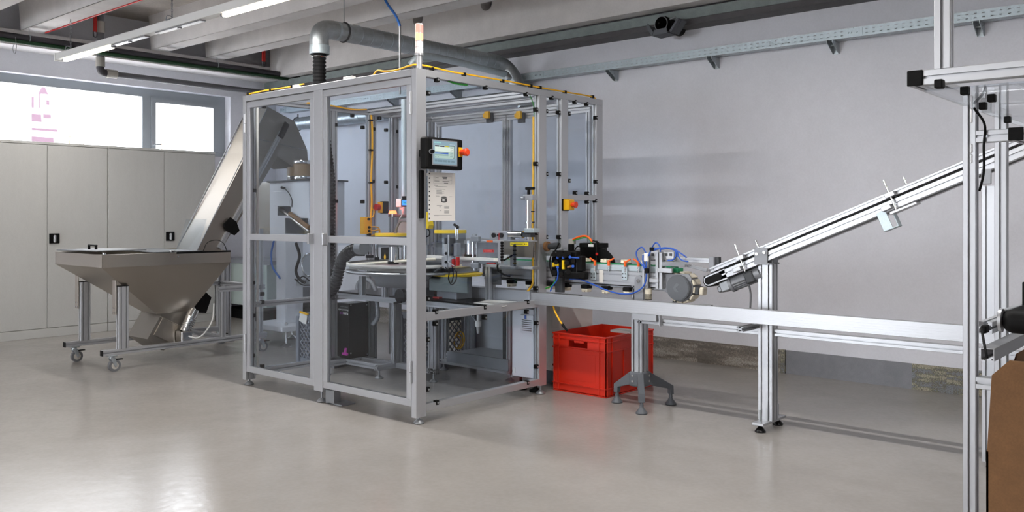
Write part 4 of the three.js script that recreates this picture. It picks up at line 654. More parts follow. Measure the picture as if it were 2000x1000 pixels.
{ // carton in front
  const z = -2.35, q = atZ(1926, 800, z), yt = atZ(1960, 703, z)[1], yf = atZ(1927, 881, z)[1], t = thing('cardboard_carton', 'open brown cardboard carton with raised flap under the belt conveyor', 'carton');
  const x0 = q[0], x1 = 0.05;
  mesh('body', metric(join([bx([x0, x1], [0, yf], [z - 0.005, z]), bx([x0, x1], [0, yf], [z - 0.45, z - 0.445]), bx([x0, x0 + 0.005], [0, yf], [z - 0.45, z]), bx([x1 - 0.005, x1], [0, yf], [z - 0.45, z]), bx([x0, x1], [0, 0.005], [z - 0.45, z])])), M.cardboard, t);
  mesh('flap', metric(prismZ([[x0 + 0.002, yf], [x1 - 0.002, yf], [x1 - 0.03, yt], [x0 + 0.05, yt], [x0 + 0.012, yt - 0.04]], z - 0.005, z)), M.cardboard, t);
  mesh('flap', metric(hull([[[x0, yf, z - 0.003], [x0, yf, z - 0.44], [x0 + 0.06, yf + 0.24, z - 0.42], [x0 + 0.06, yf + 0.24, z - 0.02]], [[x0 + 0.004, yf, z - 0.003], [x0 + 0.064, yf + 0.24, z - 0.02], [x0 + 0.064, yf + 0.24, z - 0.42], [x0 + 0.004, yf, z - 0.44]]])), M.cardboard, t);
  const g = new THREE.SphereGeometry(0.1, 24, 16), p = g.attributes.position; for (let i = 0; i < p.count; i++) { const k = 1 + 0.18 * Math.sin(p.getX(i) * 90) * Math.cos(p.getY(i) * 70 + p.getZ(i) * 60); p.setXYZ(i, p.getX(i) * k * 1.5, p.getY(i) * k * 0.75, p.getZ(i) * k); } g.computeVertexNormals();
  solo('plastic_bag', 'crumpled clear plastic bag on top of the carton', 'bag', g.translate(x0 + 0.24, yf + 0.225, z - 0.2), M.smoked);
}

// ---------------------------------------------------------------- hopper with inclined elevator, on castors
{
  const t = thing('feed_hopper', 'stainless steel feed hopper with inclined elevator on a wheeled aluminium stand', 'hopper');
  const X0 = -7.59, X1 = -6.72, Z0 = -2.95, Z1 = -4.04, Y0 = 0.815, Y1 = 0.915;
  mesh('rim', [rb([X0, X1], [Y0, Y1], [Z0 - 0.004, Z0], 0.001), rb([X0, X1], [Y0, Y1], [Z1, Z1 + 0.004], 0.001), rb([X0, X0 + 0.004], [Y0, Y1], [Z1, Z0], 0.001), rb([X1 - 0.004, X1], [Y0, Y1], [Z1, Z0], 0.001), rb([X0 - 0.002, X1 + 0.002], [Y1 - 0.004, Y1], [Z0 - 0.03, Z0 + 0.002], 0.001), rb([X1 - 0.03, X1 + 0.002], [Y1 - 0.004, Y1], [Z1, Z0], 0.001)], M.steel, t);
  const b = [-7.2, -6.95, -3.8, -3.5], yb = 0.4, T = [[X0, Y0, Z0], [X1, Y0, Z0], [X1, Y0, Z1], [X0, Y0, Z1]], B = [[b[0], yb, b[3]], [b[1], yb, b[3]], [b[1], yb, b[2]], [b[0], yb, b[2]]];
  mesh('funnel', hull([[B[0], B[1], T[1], T[0]], [B[1], B[2], T[2], T[1]], [B[2], B[3], T[3], T[2]], [B[3], B[0], T[0], T[3]], [B[3], B[2], B[1], B[0]]]), M.steel, t);
  mesh('seam_fold', [rod([X1 - 0.003, Y0, Z0 - 0.003], [b[1], yb, b[3]], 0.003, 6)], M.steel, t);
  const lid = mesh('lid', turned(rb([X0 + 0.01, X1 - 0.1], [Y1 + 0.012, Y1 + 0.022], [Z0 - 0.4, Z0 - 0.005], 0.003), [X0, Y1, Z0], [0, 0, 1], 0.012), M.aluDark, t);
  mesh('lid_handle', [rb([-7.26, -7.245], [Y1 + 0.02, Y1 + 0.062], [Z0 - 0.14, Z0 - 0.12], 0.005), rb([-7.13, -7.115], [Y1 + 0.02, Y1 + 0.062], [Z0 - 0.14, Z0 - 0.12], 0.005), rb([-7.26, -7.115], [Y1 + 0.052, Y1 + 0.066], [Z0 - 0.142, Z0 - 0.118], 0.006)], M.black, lid);
  mesh('cover_sheet', [rb([X0 + 0.01, X1 - 0.004], [Y1 + 0.002, Y1 + 0.008], [Z1 + 0.25, Z0 - 0.42], 0.002)], M.darkGrey, t);
  mesh('rubber_edge', [rb([X1 - 0.01, X1 + 0.004], [Y1 - 0.012, Y1 + 0.002], [Z1, -3.55], 0.002)], M.black, t);
  mesh('hinge', rb([X1 - 0.02, X1 + 0.006], [Y1, Y1 + 0.015], [Z0 - 0.03, Z0 - 0.01], 0.003), M.chrome, t); mesh('latch', rb([X1 - 0.02, X1 + 0.006], [Y1, Y1 + 0.015], [-3.55, -3.5], 0.003), M.chrome, t); mesh('rivet', rod([X1, Y1 - 0.035, -3.56], [X1 + 0.008, Y1 - 0.035, -3.56], 0.008, 12), M.chrome, t);
  // elevator: side outline in (z, y)
  const ex = [-7.3, -6.95], side = [[-3.42, 0.2], [-3.86, 0.92], [-4.35, 1.79], [-4.558, 2.215], [-4.85, 2.105], [-4.993, 1.843], [-5.004, 1.70], [-4.85, 1.665], [-4.66, 1.76], [-4.08, 0.905], [-3.68, 0.16], [-3.56, 0.09]];
  mesh('elevator_body', prismX(side, ex[0], ex[1]), M.sheet, t);
  const edge = (a, c, x) => rod([x, a[1], a[0]], [x, c[1], c[0]], 0.005, 8);
  mesh('edge_flange', [edge([-3.86, 0.92], [-4.558, 2.215], ex[1] + 0.002)], M.aluDark, t); mesh('edge_flange', [edge([-3.86, 0.92], [-4.558, 2.215], ex[0])], M.aluDark, t);
  mesh('entry_guard', turned(bx([ex[0], ex[1]], [0.9, 1.2], [-3.86, -3.856]), [0, 0.92, -3.86], [1, 0, 0], -0.33), M.acrylic, t);
  mesh('side_rail', turned(prof('y', [ex[1], ex[1] + 0.025], [0.93, 2.17], [-4.08, -4.04]), [ex[1], 0.93, -4.06], [1, 0, 0], -0.54), M.aluBright, t);
  mesh('rail_end_plate', turned(rb([ex[1] + 0.03, ex[1] + 0.045], [1.93, 2.09], [-4.73, -4.67], 0.02), [0, 2.0, -4.7], [1, 0, 0], -0.5), M.black, t);
  mesh('seam_line', [rod([ex[1] + 0.001, 1.92, -4.4], [ex[1] + 0.001, 1.84, -4.99], 0.003, 6)], M.aluDark, t);
  mesh('motor_plate', prismX([[-4.09, 1.14], [-4.16, 1.2], [-4.22, 1.16], [-4.25, 1.08], [-4.2, 1.04], [-4.12, 1.08]], ex[1] + 0.02, ex[1] + 0.03), M.black, t);
  mesh('guard_plate', prismX([[-3.84, 0.44], [-3.93, 0.57], [-4.0, 0.5], [-3.95, 0.37], [-3.86, 0.38]], ex[1] - 0.02, ex[1] - 0.01), M.black, t);
  mesh('sensor_cable', wire([atX(397, 490, -6.8), atX(405, 474, -6.8), atX(425, 469, -6.8), atX(437, 476, -6.8), atX(443, 490, -6.8)], 0.003, 32), M.black, t);
  const bt = (xs, ys, zs) => turned(rb(xs, ys, zs, 0.003), [0, 0.115, -3.68], [1, 0, 0], -0.51), bw = [ex[0] - 0.02, ex[1] + 0.01];
  mesh('boot_box', bt(bw, [0.115, 0.27], [-3.68, -3.44]), M.steel, t); mesh('boot_neck', bt([bw[0] + 0.04, bw[1] - 0.03], [0.27, 0.4], [-3.66, -3.5]), M.steel, t);
  mesh('boot_flange', bt([bw[0] - 0.006, bw[1] + 0.006], [0.266, 0.274], [-3.7, -3.42]), M.steel, t); for (const f of [0.15, 0.5, 0.85]) mesh('boot_bolt', bt([lerp(...bw, f) - 0.008, lerp(...bw, f) + 0.008], [0.272, 0.284], [-3.44, -3.425]), M.chrome, t);
  mesh('neck_flange', bt([bw[0] + 0.02, bw[1] - 0.01], [0.395, 0.403], [-3.68, -3.47]), M.steel, t);
  const mo = [-6.87, 0.26, -3.70];
  mesh('gear_motor', [rod([mo[0], mo[1] - 0.02, mo[2]], [mo[0], mo[1] + 0.11, mo[2] - 0.06], 0.042, 24), rod([mo[0], mo[1] + 0.1, mo[2] - 0.056], [mo[0], mo[1] + 0.16, mo[2] - 0.09], 0.047, 24, 0.04), rb([mo[0] - 0.06, mo[0] + 0.05], [mo[1] - 0.12, mo[1] - 0.01], [mo[2] - 0.05, mo[2] + 0.05], 0.012)], M.chrome, t);
  for (let i = 0; i < 6; i++) mesh('cooling_fin', rod([mo[0], mo[1] + 0.005 + i * 0.015, mo[2] - 0.014 - i * 0.0082], [mo[0], mo[1] + 0.009 + i * 0.015, mo[2] - 0.016 - i * 0.0082], 0.048, 24), M.aluDark, t);
  mesh('motor_cable', wire([[mo[0] + 0.04, mo[1] - 0.05, mo[2]], [mo[0] + 0.08, mo[1] - 0.07, mo[2] - 0.08], [mo[0] + 0.02, mo[1] + 0.05, mo[2] - 0.24], [mo[0] + 0.02, mo[1] + 0.2, mo[2] - 0.26]], 0.006, 32), M.white, t);
  // stand
  const legs = [-7.49, -6.8];
  for (const x of legs) {
    mesh('floor_rail', prof('z', [x - 0.022, x + 0.022], [0.13, 0.172], [-4.44, -2.985]), M.alu, t);
    mesh('rail_cap', rb([x - 0.023, x + 0.023], [0.129, 0.173], [-2.985, -2.979], 0.003), M.black, t);
    mesh('front_leg', prof('y', [x - 0.022, x + 0.022], [0.172, 0.66], [-3.185, -3.105]), M.alu, t); mesh('leg_cap', rb([x - 0.023, x + 0.023], [0.66, 0.666], [-3.186, -3.104], 0.002), M.black, t);
    mesh('flat_bracket', [rb([x - 0.062, x - 0.002], [0.44, 0.735], [-3.1, -3.092], 0.002), rb([x - 0.05, x + 0.03], [0.728, 0.736], [-3.18, -3.092], 0.002)], M.steel, t);
    for (const y of [0.455, 0.49]) for (const o of [-0.046, -0.016]) mesh('bolt', rod([x + o, y, -3.092], [x + o, y, -3.085], 0.006, 8), M.chrome, t);
    mesh('rear_leg', prof('y', [x - 0.022, x + 0.022], [0.172, 0.56], [-4.03, -3.99]), M.alu, t);
    mesh('upper_rail', prof('z', [x - 0.022, x + 0.022], [0.56, 0.6], [-4.42, -3.97]), M.alu, t);
    mesh('rear_leg', prof('y', [x - 0.022, x + 0.022], [0.172, 1.1], [-4.4, -4.36]), M.alu, t);
    for (const z of [-3.06, -4.385]) {
      const w = mesh('castor', [rb([x - 0.03, x + 0.03], [0.12, 0.13], [z - 0.035, z + 0.035], 0.004), rod([x, 0.1, z], [x, 0.125, z], 0.02, 16), prismX([[z + 0.02, 0.11], [z - 0.02, 0.11], [z - 0.035, 0.045], [z - 0.02, 0.035]], x - 0.022, x - 0.018), prismX([[z + 0.02, 0.11], [z - 0.02, 0.11], [z - 0.035, 0.045], [z - 0.02, 0.035]], x + 0.018, x + 0.022)], M.zinc, t);
      mesh('castor_wheel', [rod([x - 0.014, 0.046, z - 0.02], [x + 0.014, 0.046, z - 0.02], 0.046, 28)], M.greyRubber, w); mesh('wheel_hub', rod([x - 0.017, 0.046, z - 0.02], [x + 0.017, 0.046, z - 0.02], 0.028, 20), M.pvcLight, w); mesh('brake_pedal', rb([x - 0.015, x + 0.015], [0.088, 0.096], [z - 0.085, z - 0.02], 0.003), M.black, w);
    }
  }
  mesh('cross_rail', prof('x', [legs[0], legs[1]], [0.13, 0.17], [-4.1, -4.06]), M.alu, t); mesh('cross_rail', prof('x', [legs[0], legs[1]], [0.56, 0.6], [-4.42, -4.38]), M.alu, t);
}
{ // bunker feeder on a white column beside the enclosure
  const t = thing('bunker_feeder', 'steel bunker with tan bellows on a white column next to the enclosure', 'feeder'), xf = -6.72;
  const zc = -5.02, xc = -7.0;
  { const z = zc + 0.2, R = (a, b, c, d) => { const m = (c + d) / 2, n = (a + b) / 2; return [atZ(a, m, z)[0], atZ(b, m, z)[0], atZ(n, d, z)[1], atZ(n, c, z)[1]]; }, o = R(527, 604, 354, 460), sh = new THREE.Shape([[o[0], o[2]], [o[1], o[2]], [o[1], o[3]], [o[0], o[3]]].map((p) => new THREE.Vector2(...p)));
    for (const q of [R(542, 568, 403, 421), R(557, 602, 426, 457)]) sh.holes.push(new THREE.Path([[q[0], q[2]], [q[0], q[3]], [q[1], q[3]], [q[1], q[2]]].map((p) => new THREE.Vector2(...p))));
    mesh('bunker', [new THREE.ExtrudeGeometry(sh, { depth: 0.004, bevelEnabled: false }).translate(0, 0, z - 0.004), bx([o[0], o[0] + 0.004], [o[2], o[3]], [z - 0.4, z - 0.004]), bx([o[1] - 0.004, o[1]], [o[2], o[3]], [z - 0.4, z - 0.004]), bx([o[0], o[1]], [o[2], o[3]], [z - 0.404, z - 0.4]), bx([o[0], o[1]], [o[2], o[2] + 0.004], [z - 0.4, z - 0.004])], M.whitePaint, t); } mesh('bunker_lid', fz([520, 606], [351.5, 354.5], zc + 0.22, 0.44, 0.004), M.darkGrey, t);
  mesh('side_tank', fz([496, 528], [356, 460], zc + 0.14, 0.3, 0.004), M.steel, t);
  const ring = []; for (let i = 0; i < 9; i++) ring.push([0.128, i * 0.014], [0.138, i * 0.014 + 0.007]);
  mesh('bellows', lathe(ring, [xc + 0.0, 1.585, zc + 0.06], 32), M.bellows, t); mesh('bellows_clamp', [lathe([[0.13, 0], [0.135, 0], [0.135, 0.03], [0.13, 0.03]], [xc, 1.56, zc + 0.06], 32)], M.chrome, t); mesh('bellows_clamp', [lathe([[0.13, 0], [0.135, 0], [0.135, 0.03], [0.13, 0.03]], [xc, 1.708, zc + 0.06], 32)], M.chrome, t);
  const k = (px, py) => atZ(px, py, zc + 0.23);
  mesh('outlet_chute', [rod(atZ(548, 408, zc + 0.12), k(606, 453), 0.024, 6)], M.steel, t); mesh('chute_cover', rod(k(566, 417), k(604, 445), 0.022, 6), M.brown, t);
  mesh('probe_cable', wire([k(553, 367), k(562, 374), k(570, 390), k(570, 405)], 0.004, 24), M.black, t); mesh('gland', rod(k(550, 366), k(556, 368), 0.012, 12), M.black, t);
  const d = mesh('drawer_panel', fz([534, 566], [374, 402], zc + 0.203, 0.01, 0.003), M.whitePaint, t);
  const fc = [-7.02, -4.86];
  mesh('column', rb([fc[0] - 0.1, fc[0] + 0.05], [0.2, 1.02], [fc[1] - 0.1, fc[1] + 0.1], 0.006), M.whitePaint, t);
  mesh('base_plate', rb([fc[0] - 0.32, fc[0] + 0.25], [0.15, 0.2], [fc[1] - 0.25, fc[1] + 0.27], 0.01), M.whitePaint, t);
  for (const [x, z] of [[fc[0] + 0.17, fc[1] + 0.17], [fc[0] - 0.25, fc[1] + 0.2], [fc[0] + 0.2, fc[1] - 0.2], [fc[0] - 0.27, fc[1] - 0.2]]) mesh('levelling_foot', [lathe([[0, 0], [0.05, 0], [0.05, 0.01], [0.02, 0.03], [0.009, 0.036], [0.009, 0.2], [0.014, 0.2], [0.016, 0.215], [0.009, 0.23], [0, 0.232]], [x, 0, z], 24)], M.chrome, t);
  mesh('cable_loom', [wire([atZ(578, 475, -4.72), atZ(585, 500, -4.7), atZ(578, 530, -4.7), atZ(585, 545, -4.7), atZ(595, 552, -4.7)], 0.014, 40), wire([atZ(576, 545, -4.7), atZ(590, 556, -4.7), atZ(606, 557, -4.7)], 0.006, 24), wire([atZ(580, 548, -4.7), atZ(592, 540, -4.7), atZ(604, 548, -4.7)], 0.006, 24)], M.black, t);
  const bc = atZ(603, 518, -4.72); mesh('bowl', [rod([bc[0], bc[1], -4.78], [bc[0], bc[1], -4.72], 0.1, 32)], M.greyMid, t); mesh('bowl_rim', new THREE.TorusGeometry(0.1, 0.009, 8, 36).translate(bc[0], bc[1], -4.72), M.chrome, t); mesh('bowl_bracket', fz([578, 606], [545, 560], -4.74, 0.12, 0.004), M.alu, t);
  mesh('bowl_arm', rb([bc[0] - 0.2, bc[0] + 0.02], [0.98, 1.02], [-4.84, -4.76]), M.alu, t);
  mesh('air_hose', wire([atZ(535, 470, -4.72), atZ(530, 495, -4.72), atZ(532, 520, -4.72), atZ(547, 544, -4.72)], 0.009, 32), M.blueHose, t);
}
{ // low things near the far corner
  const t = thing('low_cabinet', 'pale green low cabinet with grey top against the far wall', 'cabinet'), z = -5.6;
  mesh('body', fz([430, 521], [515, 596], z, 0.42, 0.004), M.lowCabinet, t); mesh('top', fz([420, 527], [507, 515], z + 0.02, 0.45, 0.003), M.greyMid, t); mesh('plinth', [rb([atZ(430, 600, z)[0], atZ(521, 600, z)[0]], [0, 0.11], [z - 0.4, z - 0.03])], M.black, t);
  const u = thing('vacuum_unit', 'small grey cylindrical blower standing beside the pale low cabinet', 'blower'), q = atZ(548, 557, -6.05);
  mesh('drum', rod([q[0] - 0.05, q[1], -6.0], [q[0] + 0.16, q[1], -6.0], 0.1, 28), M.zinc, u); mesh('end_plate', rod([q[0] - 0.07, q[1], -6.0], [q[0] - 0.05, q[1], -6.0], 0.108, 28), M.darkGrey, u); mesh('stand', rb([q[0] - 0.06, q[0] + 0.14], [0, q[1] - 0.07], [-6.08, -5.92], 0.005), M.darkGrey, u);
  const p = thing('support_post', 'free grey aluminium post between hopper and low cabinet', 'post'), r = atX(437, 520, -7.6);
  mesh('column', prof('y', [-7.64, -7.6], [0, 0.8], [r[2] - 0.08, r[2]]), M.alu, p); mesh('base_plate', rb([-7.68, -7.56], [0, 0.008], [r[2] - 0.1, r[2] + 0.02]), M.aluDark, p);
}
{ // grey lattice crates on the floor by the enclosure
  const lattice = (xs, H, zs, label) => {
    const t = thing('lattice_crate', label, 'crate', 'grey lattice crates'), [x0, x1] = xs, [z1, z0] = zs, bars = [], n = 11;
    const faceZ = (z) => { for (const s of [-1, 1]) for (let i = -8; i < 20; i++) { const w = x1 - x0, step = 0.05, a = x0 + i * step; // diagonal bars clipped to the face
      const pts = []; let p0 = [a, 0.04], p1 = [a + s * (H - 0.09), H - 0.05]; const cl = (q, r) => { if (q[0] < x0) { const f = (x0 - q[0]) / (r[0] - q[0]); return f >= 0 && f <= 1 ? [x0, q[1] + f * (r[1] - q[1])] : null; } if (q[0] > x1) { const f = (x1 - q[0]) / (r[0] - q[0]); return f >= 0 && f <= 1 ? [x1, q[1] + f * (r[1] - q[1])] : null; } return q; };
      p0 = cl(p0, p1); p1 = p0 && cl(p1, p0); if (p0 && p1 && Math.abs(p1[1] - p0[1]) > 0.02) bars.push(rod([p0[0], p0[1], z], [p1[0], p1[1], z], 0.0055, 5)); } };
    const faceX = (x) => { for (const s of [-1, 1]) for (let i = -8; i < 20; i++) { const a = z0 + i * 0.05; let p0 = [a, 0.04], p1 = [a + s * (H - 0.09), H - 0.05]; const cl = (q, r) => { if (q[0] < z0) { const f = (z0 - q[0]) / (r[0] - q[0]); return f >= 0 && f <= 1 ? [z0, q[1] + f * (r[1] - q[1])] : null; } if (q[0] > z1) { const f = (z1 - q[0]) / (r[0] - q[0]); return f >= 0 && f <= 1 ? [z1, q[1] + f * (r[1] - q[1])] : null; } return q; };
      p0 = cl(p0, p1); p1 = p0 && cl(p1, p0); if (p0 && p1 && Math.abs(p1[1] - p0[1]) > 0.02) bars.push(rod([x, p0[1], p0[0]], [x, p1[1], p1[0]], 0.0055, 5)); } };
    faceZ(z1); faceX(x1); faceX(x0);
    mesh('lattice', bars, M.greyCrate, t).userData.kind = 'stuff';
    mesh('floor_pan', rb([x0, x1], [0, 0.04], [z0, z1], 0.004), M.greyCrate, t);
    mesh('rim', [rb([x0 - 0.01, x1 + 0.01], [H - 0.05, H], [z1 - 0.015, z1 + 0.01], 0.004), rb([x0 - 0.01, x1 + 0.01], [H - 0.05, H], [z0 - 0.01, z0 + 0.015], 0.004), rb([x0 - 0.01, x0 + 0.015], [H - 0.05, H], [z0, z1], 0.004), rb([x1 - 0.015, x1 + 0.01], [H - 0.05, H], [z0, z1], 0.004)], M.greyCrate, t);
    for (const [x, z] of [[x0, z0], [x0, z1], [x1, z0], [x1, z1]]) mesh('corner_post', rb([x - 0.02, x + 0.02], [0, H - 0.02], [z - 0.02, z + 0.02], 0.005), M.greyCrate, t);
    return t;
  };
  lattice([-6.1, -5.62], 0.4, [-4.3, -4.7], 'grey lattice crate with a white slip on its rim beside the black power unit');
  lattice([-5.4, -4.95], 0.42, [-4.82, -5.2], 'grey lattice crate behind the black power unit');
  const s = thing('rim_slip', 'white slip with yellow edge hung on the rim of the grey lattice crate', 'label card'), q = atZ(592, 620, -4.28);
  mesh('slip', turned(rb([q[0] - 0.05, q[0] + 0.05], [q[1] - 0.045, q[1] + 0.03], [-4.285, -4.28], 0.001), [q[0], q[1], -4.28], [0, 0, 1], -0.25), M.paper, s); mesh('yellow_edge', turned(rb([q[0] - 0.05, q[0] + 0.06], [q[1] + 0.03, q[1] + 0.045], [-4.29, -4.275], 0.001), [q[0], q[1], -4.28], [0, 0, 1], -0.12), M.yellow, s);
}

// ---------------------------------------------------------------- chain conveyor leaving the enclosure
{
  const z = -4.66, t = thing('chain_conveyor', 'aluminium chain conveyor with cream product nests leaving the enclosure', 'conveyor'), k = (px, py, dz = 0) => atZ(px, py, z + dz);
  const xa = k(942, 540)[0], xb = k(1300, 540)[0], yg = k(1200, 517)[1], ym = k(1200, 528)[1], yb = k(1200, 556)[1], W = 0.11;
  for (const zz of [z - 0.012, z - W]) {
    mesh('side_beam', prof('x', [xa, xb], [yb, ym - 0.004], [zz - 0.012, zz + 0.012], '+z-z'), M.aluBright, t);
    mesh('guide_plate', rb([xa, xb], [ym, yg], [zz - 0.004, zz + 0.006], 0.002), M.zincPale, t);
    mesh('wear_strip', rb([xa, xb], [ym - 0.006, ym], [zz - 0.012, zz + 0.014], 0.002), M.aluDark, t);
  }
  mesh('belt', rb([xa, xb + 0.03], [yg - 0.01, yg + 0.004], [z - W + 0.004, z - 0.012], 0.003), M.green, t);
  mesh('belt_end', [rb([xb - 0.0, xb + 0.085], [k(1320, 533)[1], k(1320, 524)[1]], [z - 0.07, z - 0.005], 0.004)], M.green, t); mesh('end_clamp', rb([xb - 0.06, xb + 0.035], [k(1310, 533)[1], k(1310, 524)[1] + 0.004], [z - 0.06, z + 0.015], 0.003), M.aluBright, t);
  mesh('chain', rb([xa, xb], [yb - 0.02, yb - 0.006], [z - W + 0.01, z - 0.02], 0.003), M.aluDark, t);
  // product nests
  const nest = (x, y, up, dz = -0.055, hideHolder) => {
    const s = up ? 1 : -1;
    const h = mesh('nest_holder', rb([x - 0.026, x + 0.026], [y, y + s * 0.026], [z + dz - 0.03, z + dz + 0.03], 0.004), M.black, t);
    mesh('nest_insert', [rb([x - 0.025, x + 0.025], [y + s * 0.024, y + s * 0.042], [z + dz - 0.028, z + dz + 0.028], 0.008, 3), rb([x - 0.024, x - 0.002], [y + s * 0.038, y + s * 0.05], [z + dz - 0.026, z + dz + 0.026], 0.005), rb([x + 0.004, x + 0.024], [y + s * 0.038, y + s * 0.048], [z + dz - 0.026, z + dz + 0.026], 0.005)], M.cream, h);
  };
  for (const px of [1135, 1173, 1213, 1252]) nest(k(px, 515)[0], yg - 0.018, true);
  for (const px of [1142, 1182, 1224, 1103, 1072, 1033, 996, 957]) nest(k(px, 565)[0], yb - 0.012, false, -0.02);
  // drive end
  const c = k(1327, 562), R = 0.079;
  mesh('drive_cover', [rod([c[0], c[1], z - 0.01], [c[0], c[1], z + 0.02], R, 48), rod([c[0], c[1], z + 0.02], [c[0], c[1], z + 0.023], R - 0.005, 48)], M.greyPlastic, t);
  const ch = [[-0.02, -0.022], [0.0, -0.022], [-0.014, 0.0], [0.004, 0.02], [-0.012, 0.028], [-0.03, 0.0]]; mesh('drive_mark', prismZ(ch.map(([x, y]) => [c[0] + x * 1.4 + 0.01, c[1] + y * 1.1]), z + 0.023, z + 0.0245), M.greyMark, t);
  mesh('drive_wheel', rod([c[0], c[1], z - W], [c[0], c[1], z - 0.01], R * 1.08, 48), M.greyMid, t);
  for (let i = 0; i < 9; i++) { const a = Math.PI * (0.62 - i * 0.165), lx = c[0] + Math.cos(a) * R * 1.16, ly = c[1] + Math.sin(a) * R * 1.16; mesh('chain_link', turned(rb([lx - 0.006, lx + 0.005], [ly - 0.018, ly + 0.018], [z - W + 0.01, z - 0.012], 0.003), [lx, ly, z], [0, 0, 1], a), M.cream, t); }
  for (const a of [-0.12, -1.95]) { const hx = c[0] + Math.cos(a) * R * 1.36, hy = c[1] + Math.sin(a) * R * 1.36, g = mesh('nest_holder', turned(rb([hx - 0.016, hx + 0.012], [hy - 0.024, hy + 0.024], [z - 0.08, z - 0.02], 0.004), [hx, hy, z], [0, 0, 1], a), M.darkGrey, t); mesh('nest_insert', turned(rb([hx + 0.012, hx + 0.042], [hy - 0.024, hy + 0.024], [z - 0.078, z - 0.022], 0.01, 3), [hx, hy, z], [0, 0, 1], a), M.cream, g); }
  mesh('drive_plate', prismZ([k(1262, 535), k(1345, 535), k(1350, 545), k(1340, 585), k(1322, 588), k(1310, 577), k(1290, 564), k(1262, 558)].map((p) => [p[0], p[1]]), z - 0.008, z - 0.002), M.greyMid, t);
  const s = new THREE.Shape(), sc = k(1250, 548), w = 0.032; s.absarc(sc[0], sc[1], w, 0, Math.PI); s.lineTo(sc[0] - w, 0.67); s.lineTo(sc[0] + w, 0.67); mesh('support_plate', new THREE.ExtrudeGeometry(s, { depth: 0.012, bevelEnabled: false }).translate(0, 0, z + 0.002), M.greyMid, t); mesh('support_bolt', rod([sc[0], sc[1], z + 0.014], [sc[0], sc[1], z + 0.024], 0.011, 12), M.chrome, t);
  const col = (a, b, ya, yb_, zz = z + 0.03) => mesh('upright', prof('y', [k(a, 530)[0], k(b, 530)[0]], [k(a, yb_)[1], k(a, ya)[1]], [zz - 0.04, zz]), M.aluBright, t);
  col(1259, 1270, 496, 562); col(1285, 1298, 493, 563);
  mesh('sensor_barrel', [rod([k(1266, 570)[0], k(1266, 584)[1], z], [k(1266, 562)[0], k(1266, 563)[1], z], 0.022, 20)], M.cream, t); mesh('sensor_cap', rod([k(1266, 584)[0], 0.69, z], [k(1266, 575)[0], k(1266, 574)[1], z], 0.022, 20), M.blackGloss, t);
  mesh('column_clamp', fz([1268, 1286], [544, 552], z + 0.035, 0.02), M.aluBright, t); mesh('column_clamp', fz([1283, 1312], [524, 533], z + 0.04, 0.02), M.aluBright, t);
  // pneumatic transfer arm
  mesh('slide_unit', fz([1270, 1286], [491, 507], z + 0.0, 0.06), M.alu, t); mesh('slide_unit', fz([1296, 1316], [492, 506], z + 0.0, 0.05), M.alu, t);
  for (const [a, b] of [[1272, 1277], [1280, 1284], [1299, 1303], [1307, 1312]]) mesh('port', fz([a, b], [495, 500], z + 0.004, 0.01, 0.001), M.darkGrey, t);
  mesh('slide_rod', rod(k(1272, 508), k(1318, 509), 0.006, 10), M.chrome, t);
  mesh('transfer_rail', prof('x', [k(1308, 508)[0], k(1386, 508)[0]], [k(1345, 513)[1], k(1345, 503)[1]], [z - 0.06, z - 0.03], '+z-z'), M.aluBright, t);
  const arm = (p, q, h) => { const a = k(...p), b = k(...q), L = Math.hypot(b[0] - a[0], b[1] - a[1]), g = rb([0, L], [-h, 0], [z + 0.02, z + 0.03], 0.003); return turned(g.translate(a[0], a[1], 0), a, [0, 0, 1], Math.atan2(b[1] - a[1], b[0] - a[0])); };
  mesh('transfer_arm', arm([1297, 511], [1343, 513], 0.026), M.greyMid, t); mesh('transfer_arm', arm([1343, 513], [1386, 524], 0.022), M.greyMid, t);
  for (const [px, py] of [[1340, 519], [1347, 518], [1382, 528]]) mesh('pivot', rod(k(px, py, 0.03), k(px, py, 0.042), 0.006, 10), M.chrome, t);
  mesh('end_block', fz([1384, 1394], [502, 531], z + 0.02, 0.05), M.greyMid, t); mesh('end_stop', [fz([1394, 1404], [502, 516], z + 0.0, 0.03)], M.darkGrey, t);
  for (const [px, py, s_] of [[1162, 515, -1], [1189, 515, 1], [1221, 517, 1], [1247, 517, -1]]) { const a = k(px, py, 0.01); const l = mesh('clamp_lever', [rod([a[0], a[1] - 0.012, a[2]], [a[0], a[1] + 0.022, a[2]], 0.009, 14), rod([a[0], a[1] + 0.014, a[2]], [a[0] + s_ * 0.04, a[1] + 0.036, a[2]], 0.007, 10, 0.005)], M.orange, t); mesh('lever_stud', rod([a[0], a[1] - 0.05, a[2]], [a[0], a[1] - 0.01, a[2]], 0.006, 10), M.chrome, l); }
  for (const px of [1161, 1222]) { const a = k(px, 536); const b = mesh('bracket_plate', rb([a[0] - 0.024, a[0] + 0.018], [a[1] - 0.035, a[1] + 0.045], [z, z + 0.012], 0.004), M.zincPale, t); for (const [dx, dy] of [[-0.014, 0.005], [0.008, 0.005], [-0.014, -0.018], [0.008, -0.018]]) mesh('bolt', rod([a[0] + dx, a[1] + dy, z + 0.01], [a[0] + dx, a[1] + dy, z + 0.016], 0.004, 8), M.darkGrey, b); }
  mesh('inner_plate', fz([1170, 1178], [527, 552], z + 0.003, 0.004), M.beige, t);
  // tubing
  const T = (pts, r = 0.0045, n = 48) => wire(pts.map(([x, y, d]) => k(x, y, d ?? 0.05)), r, n);
  const hose = (pts, r) => mesh('air_tube', T(pts, r), M.blue, t);
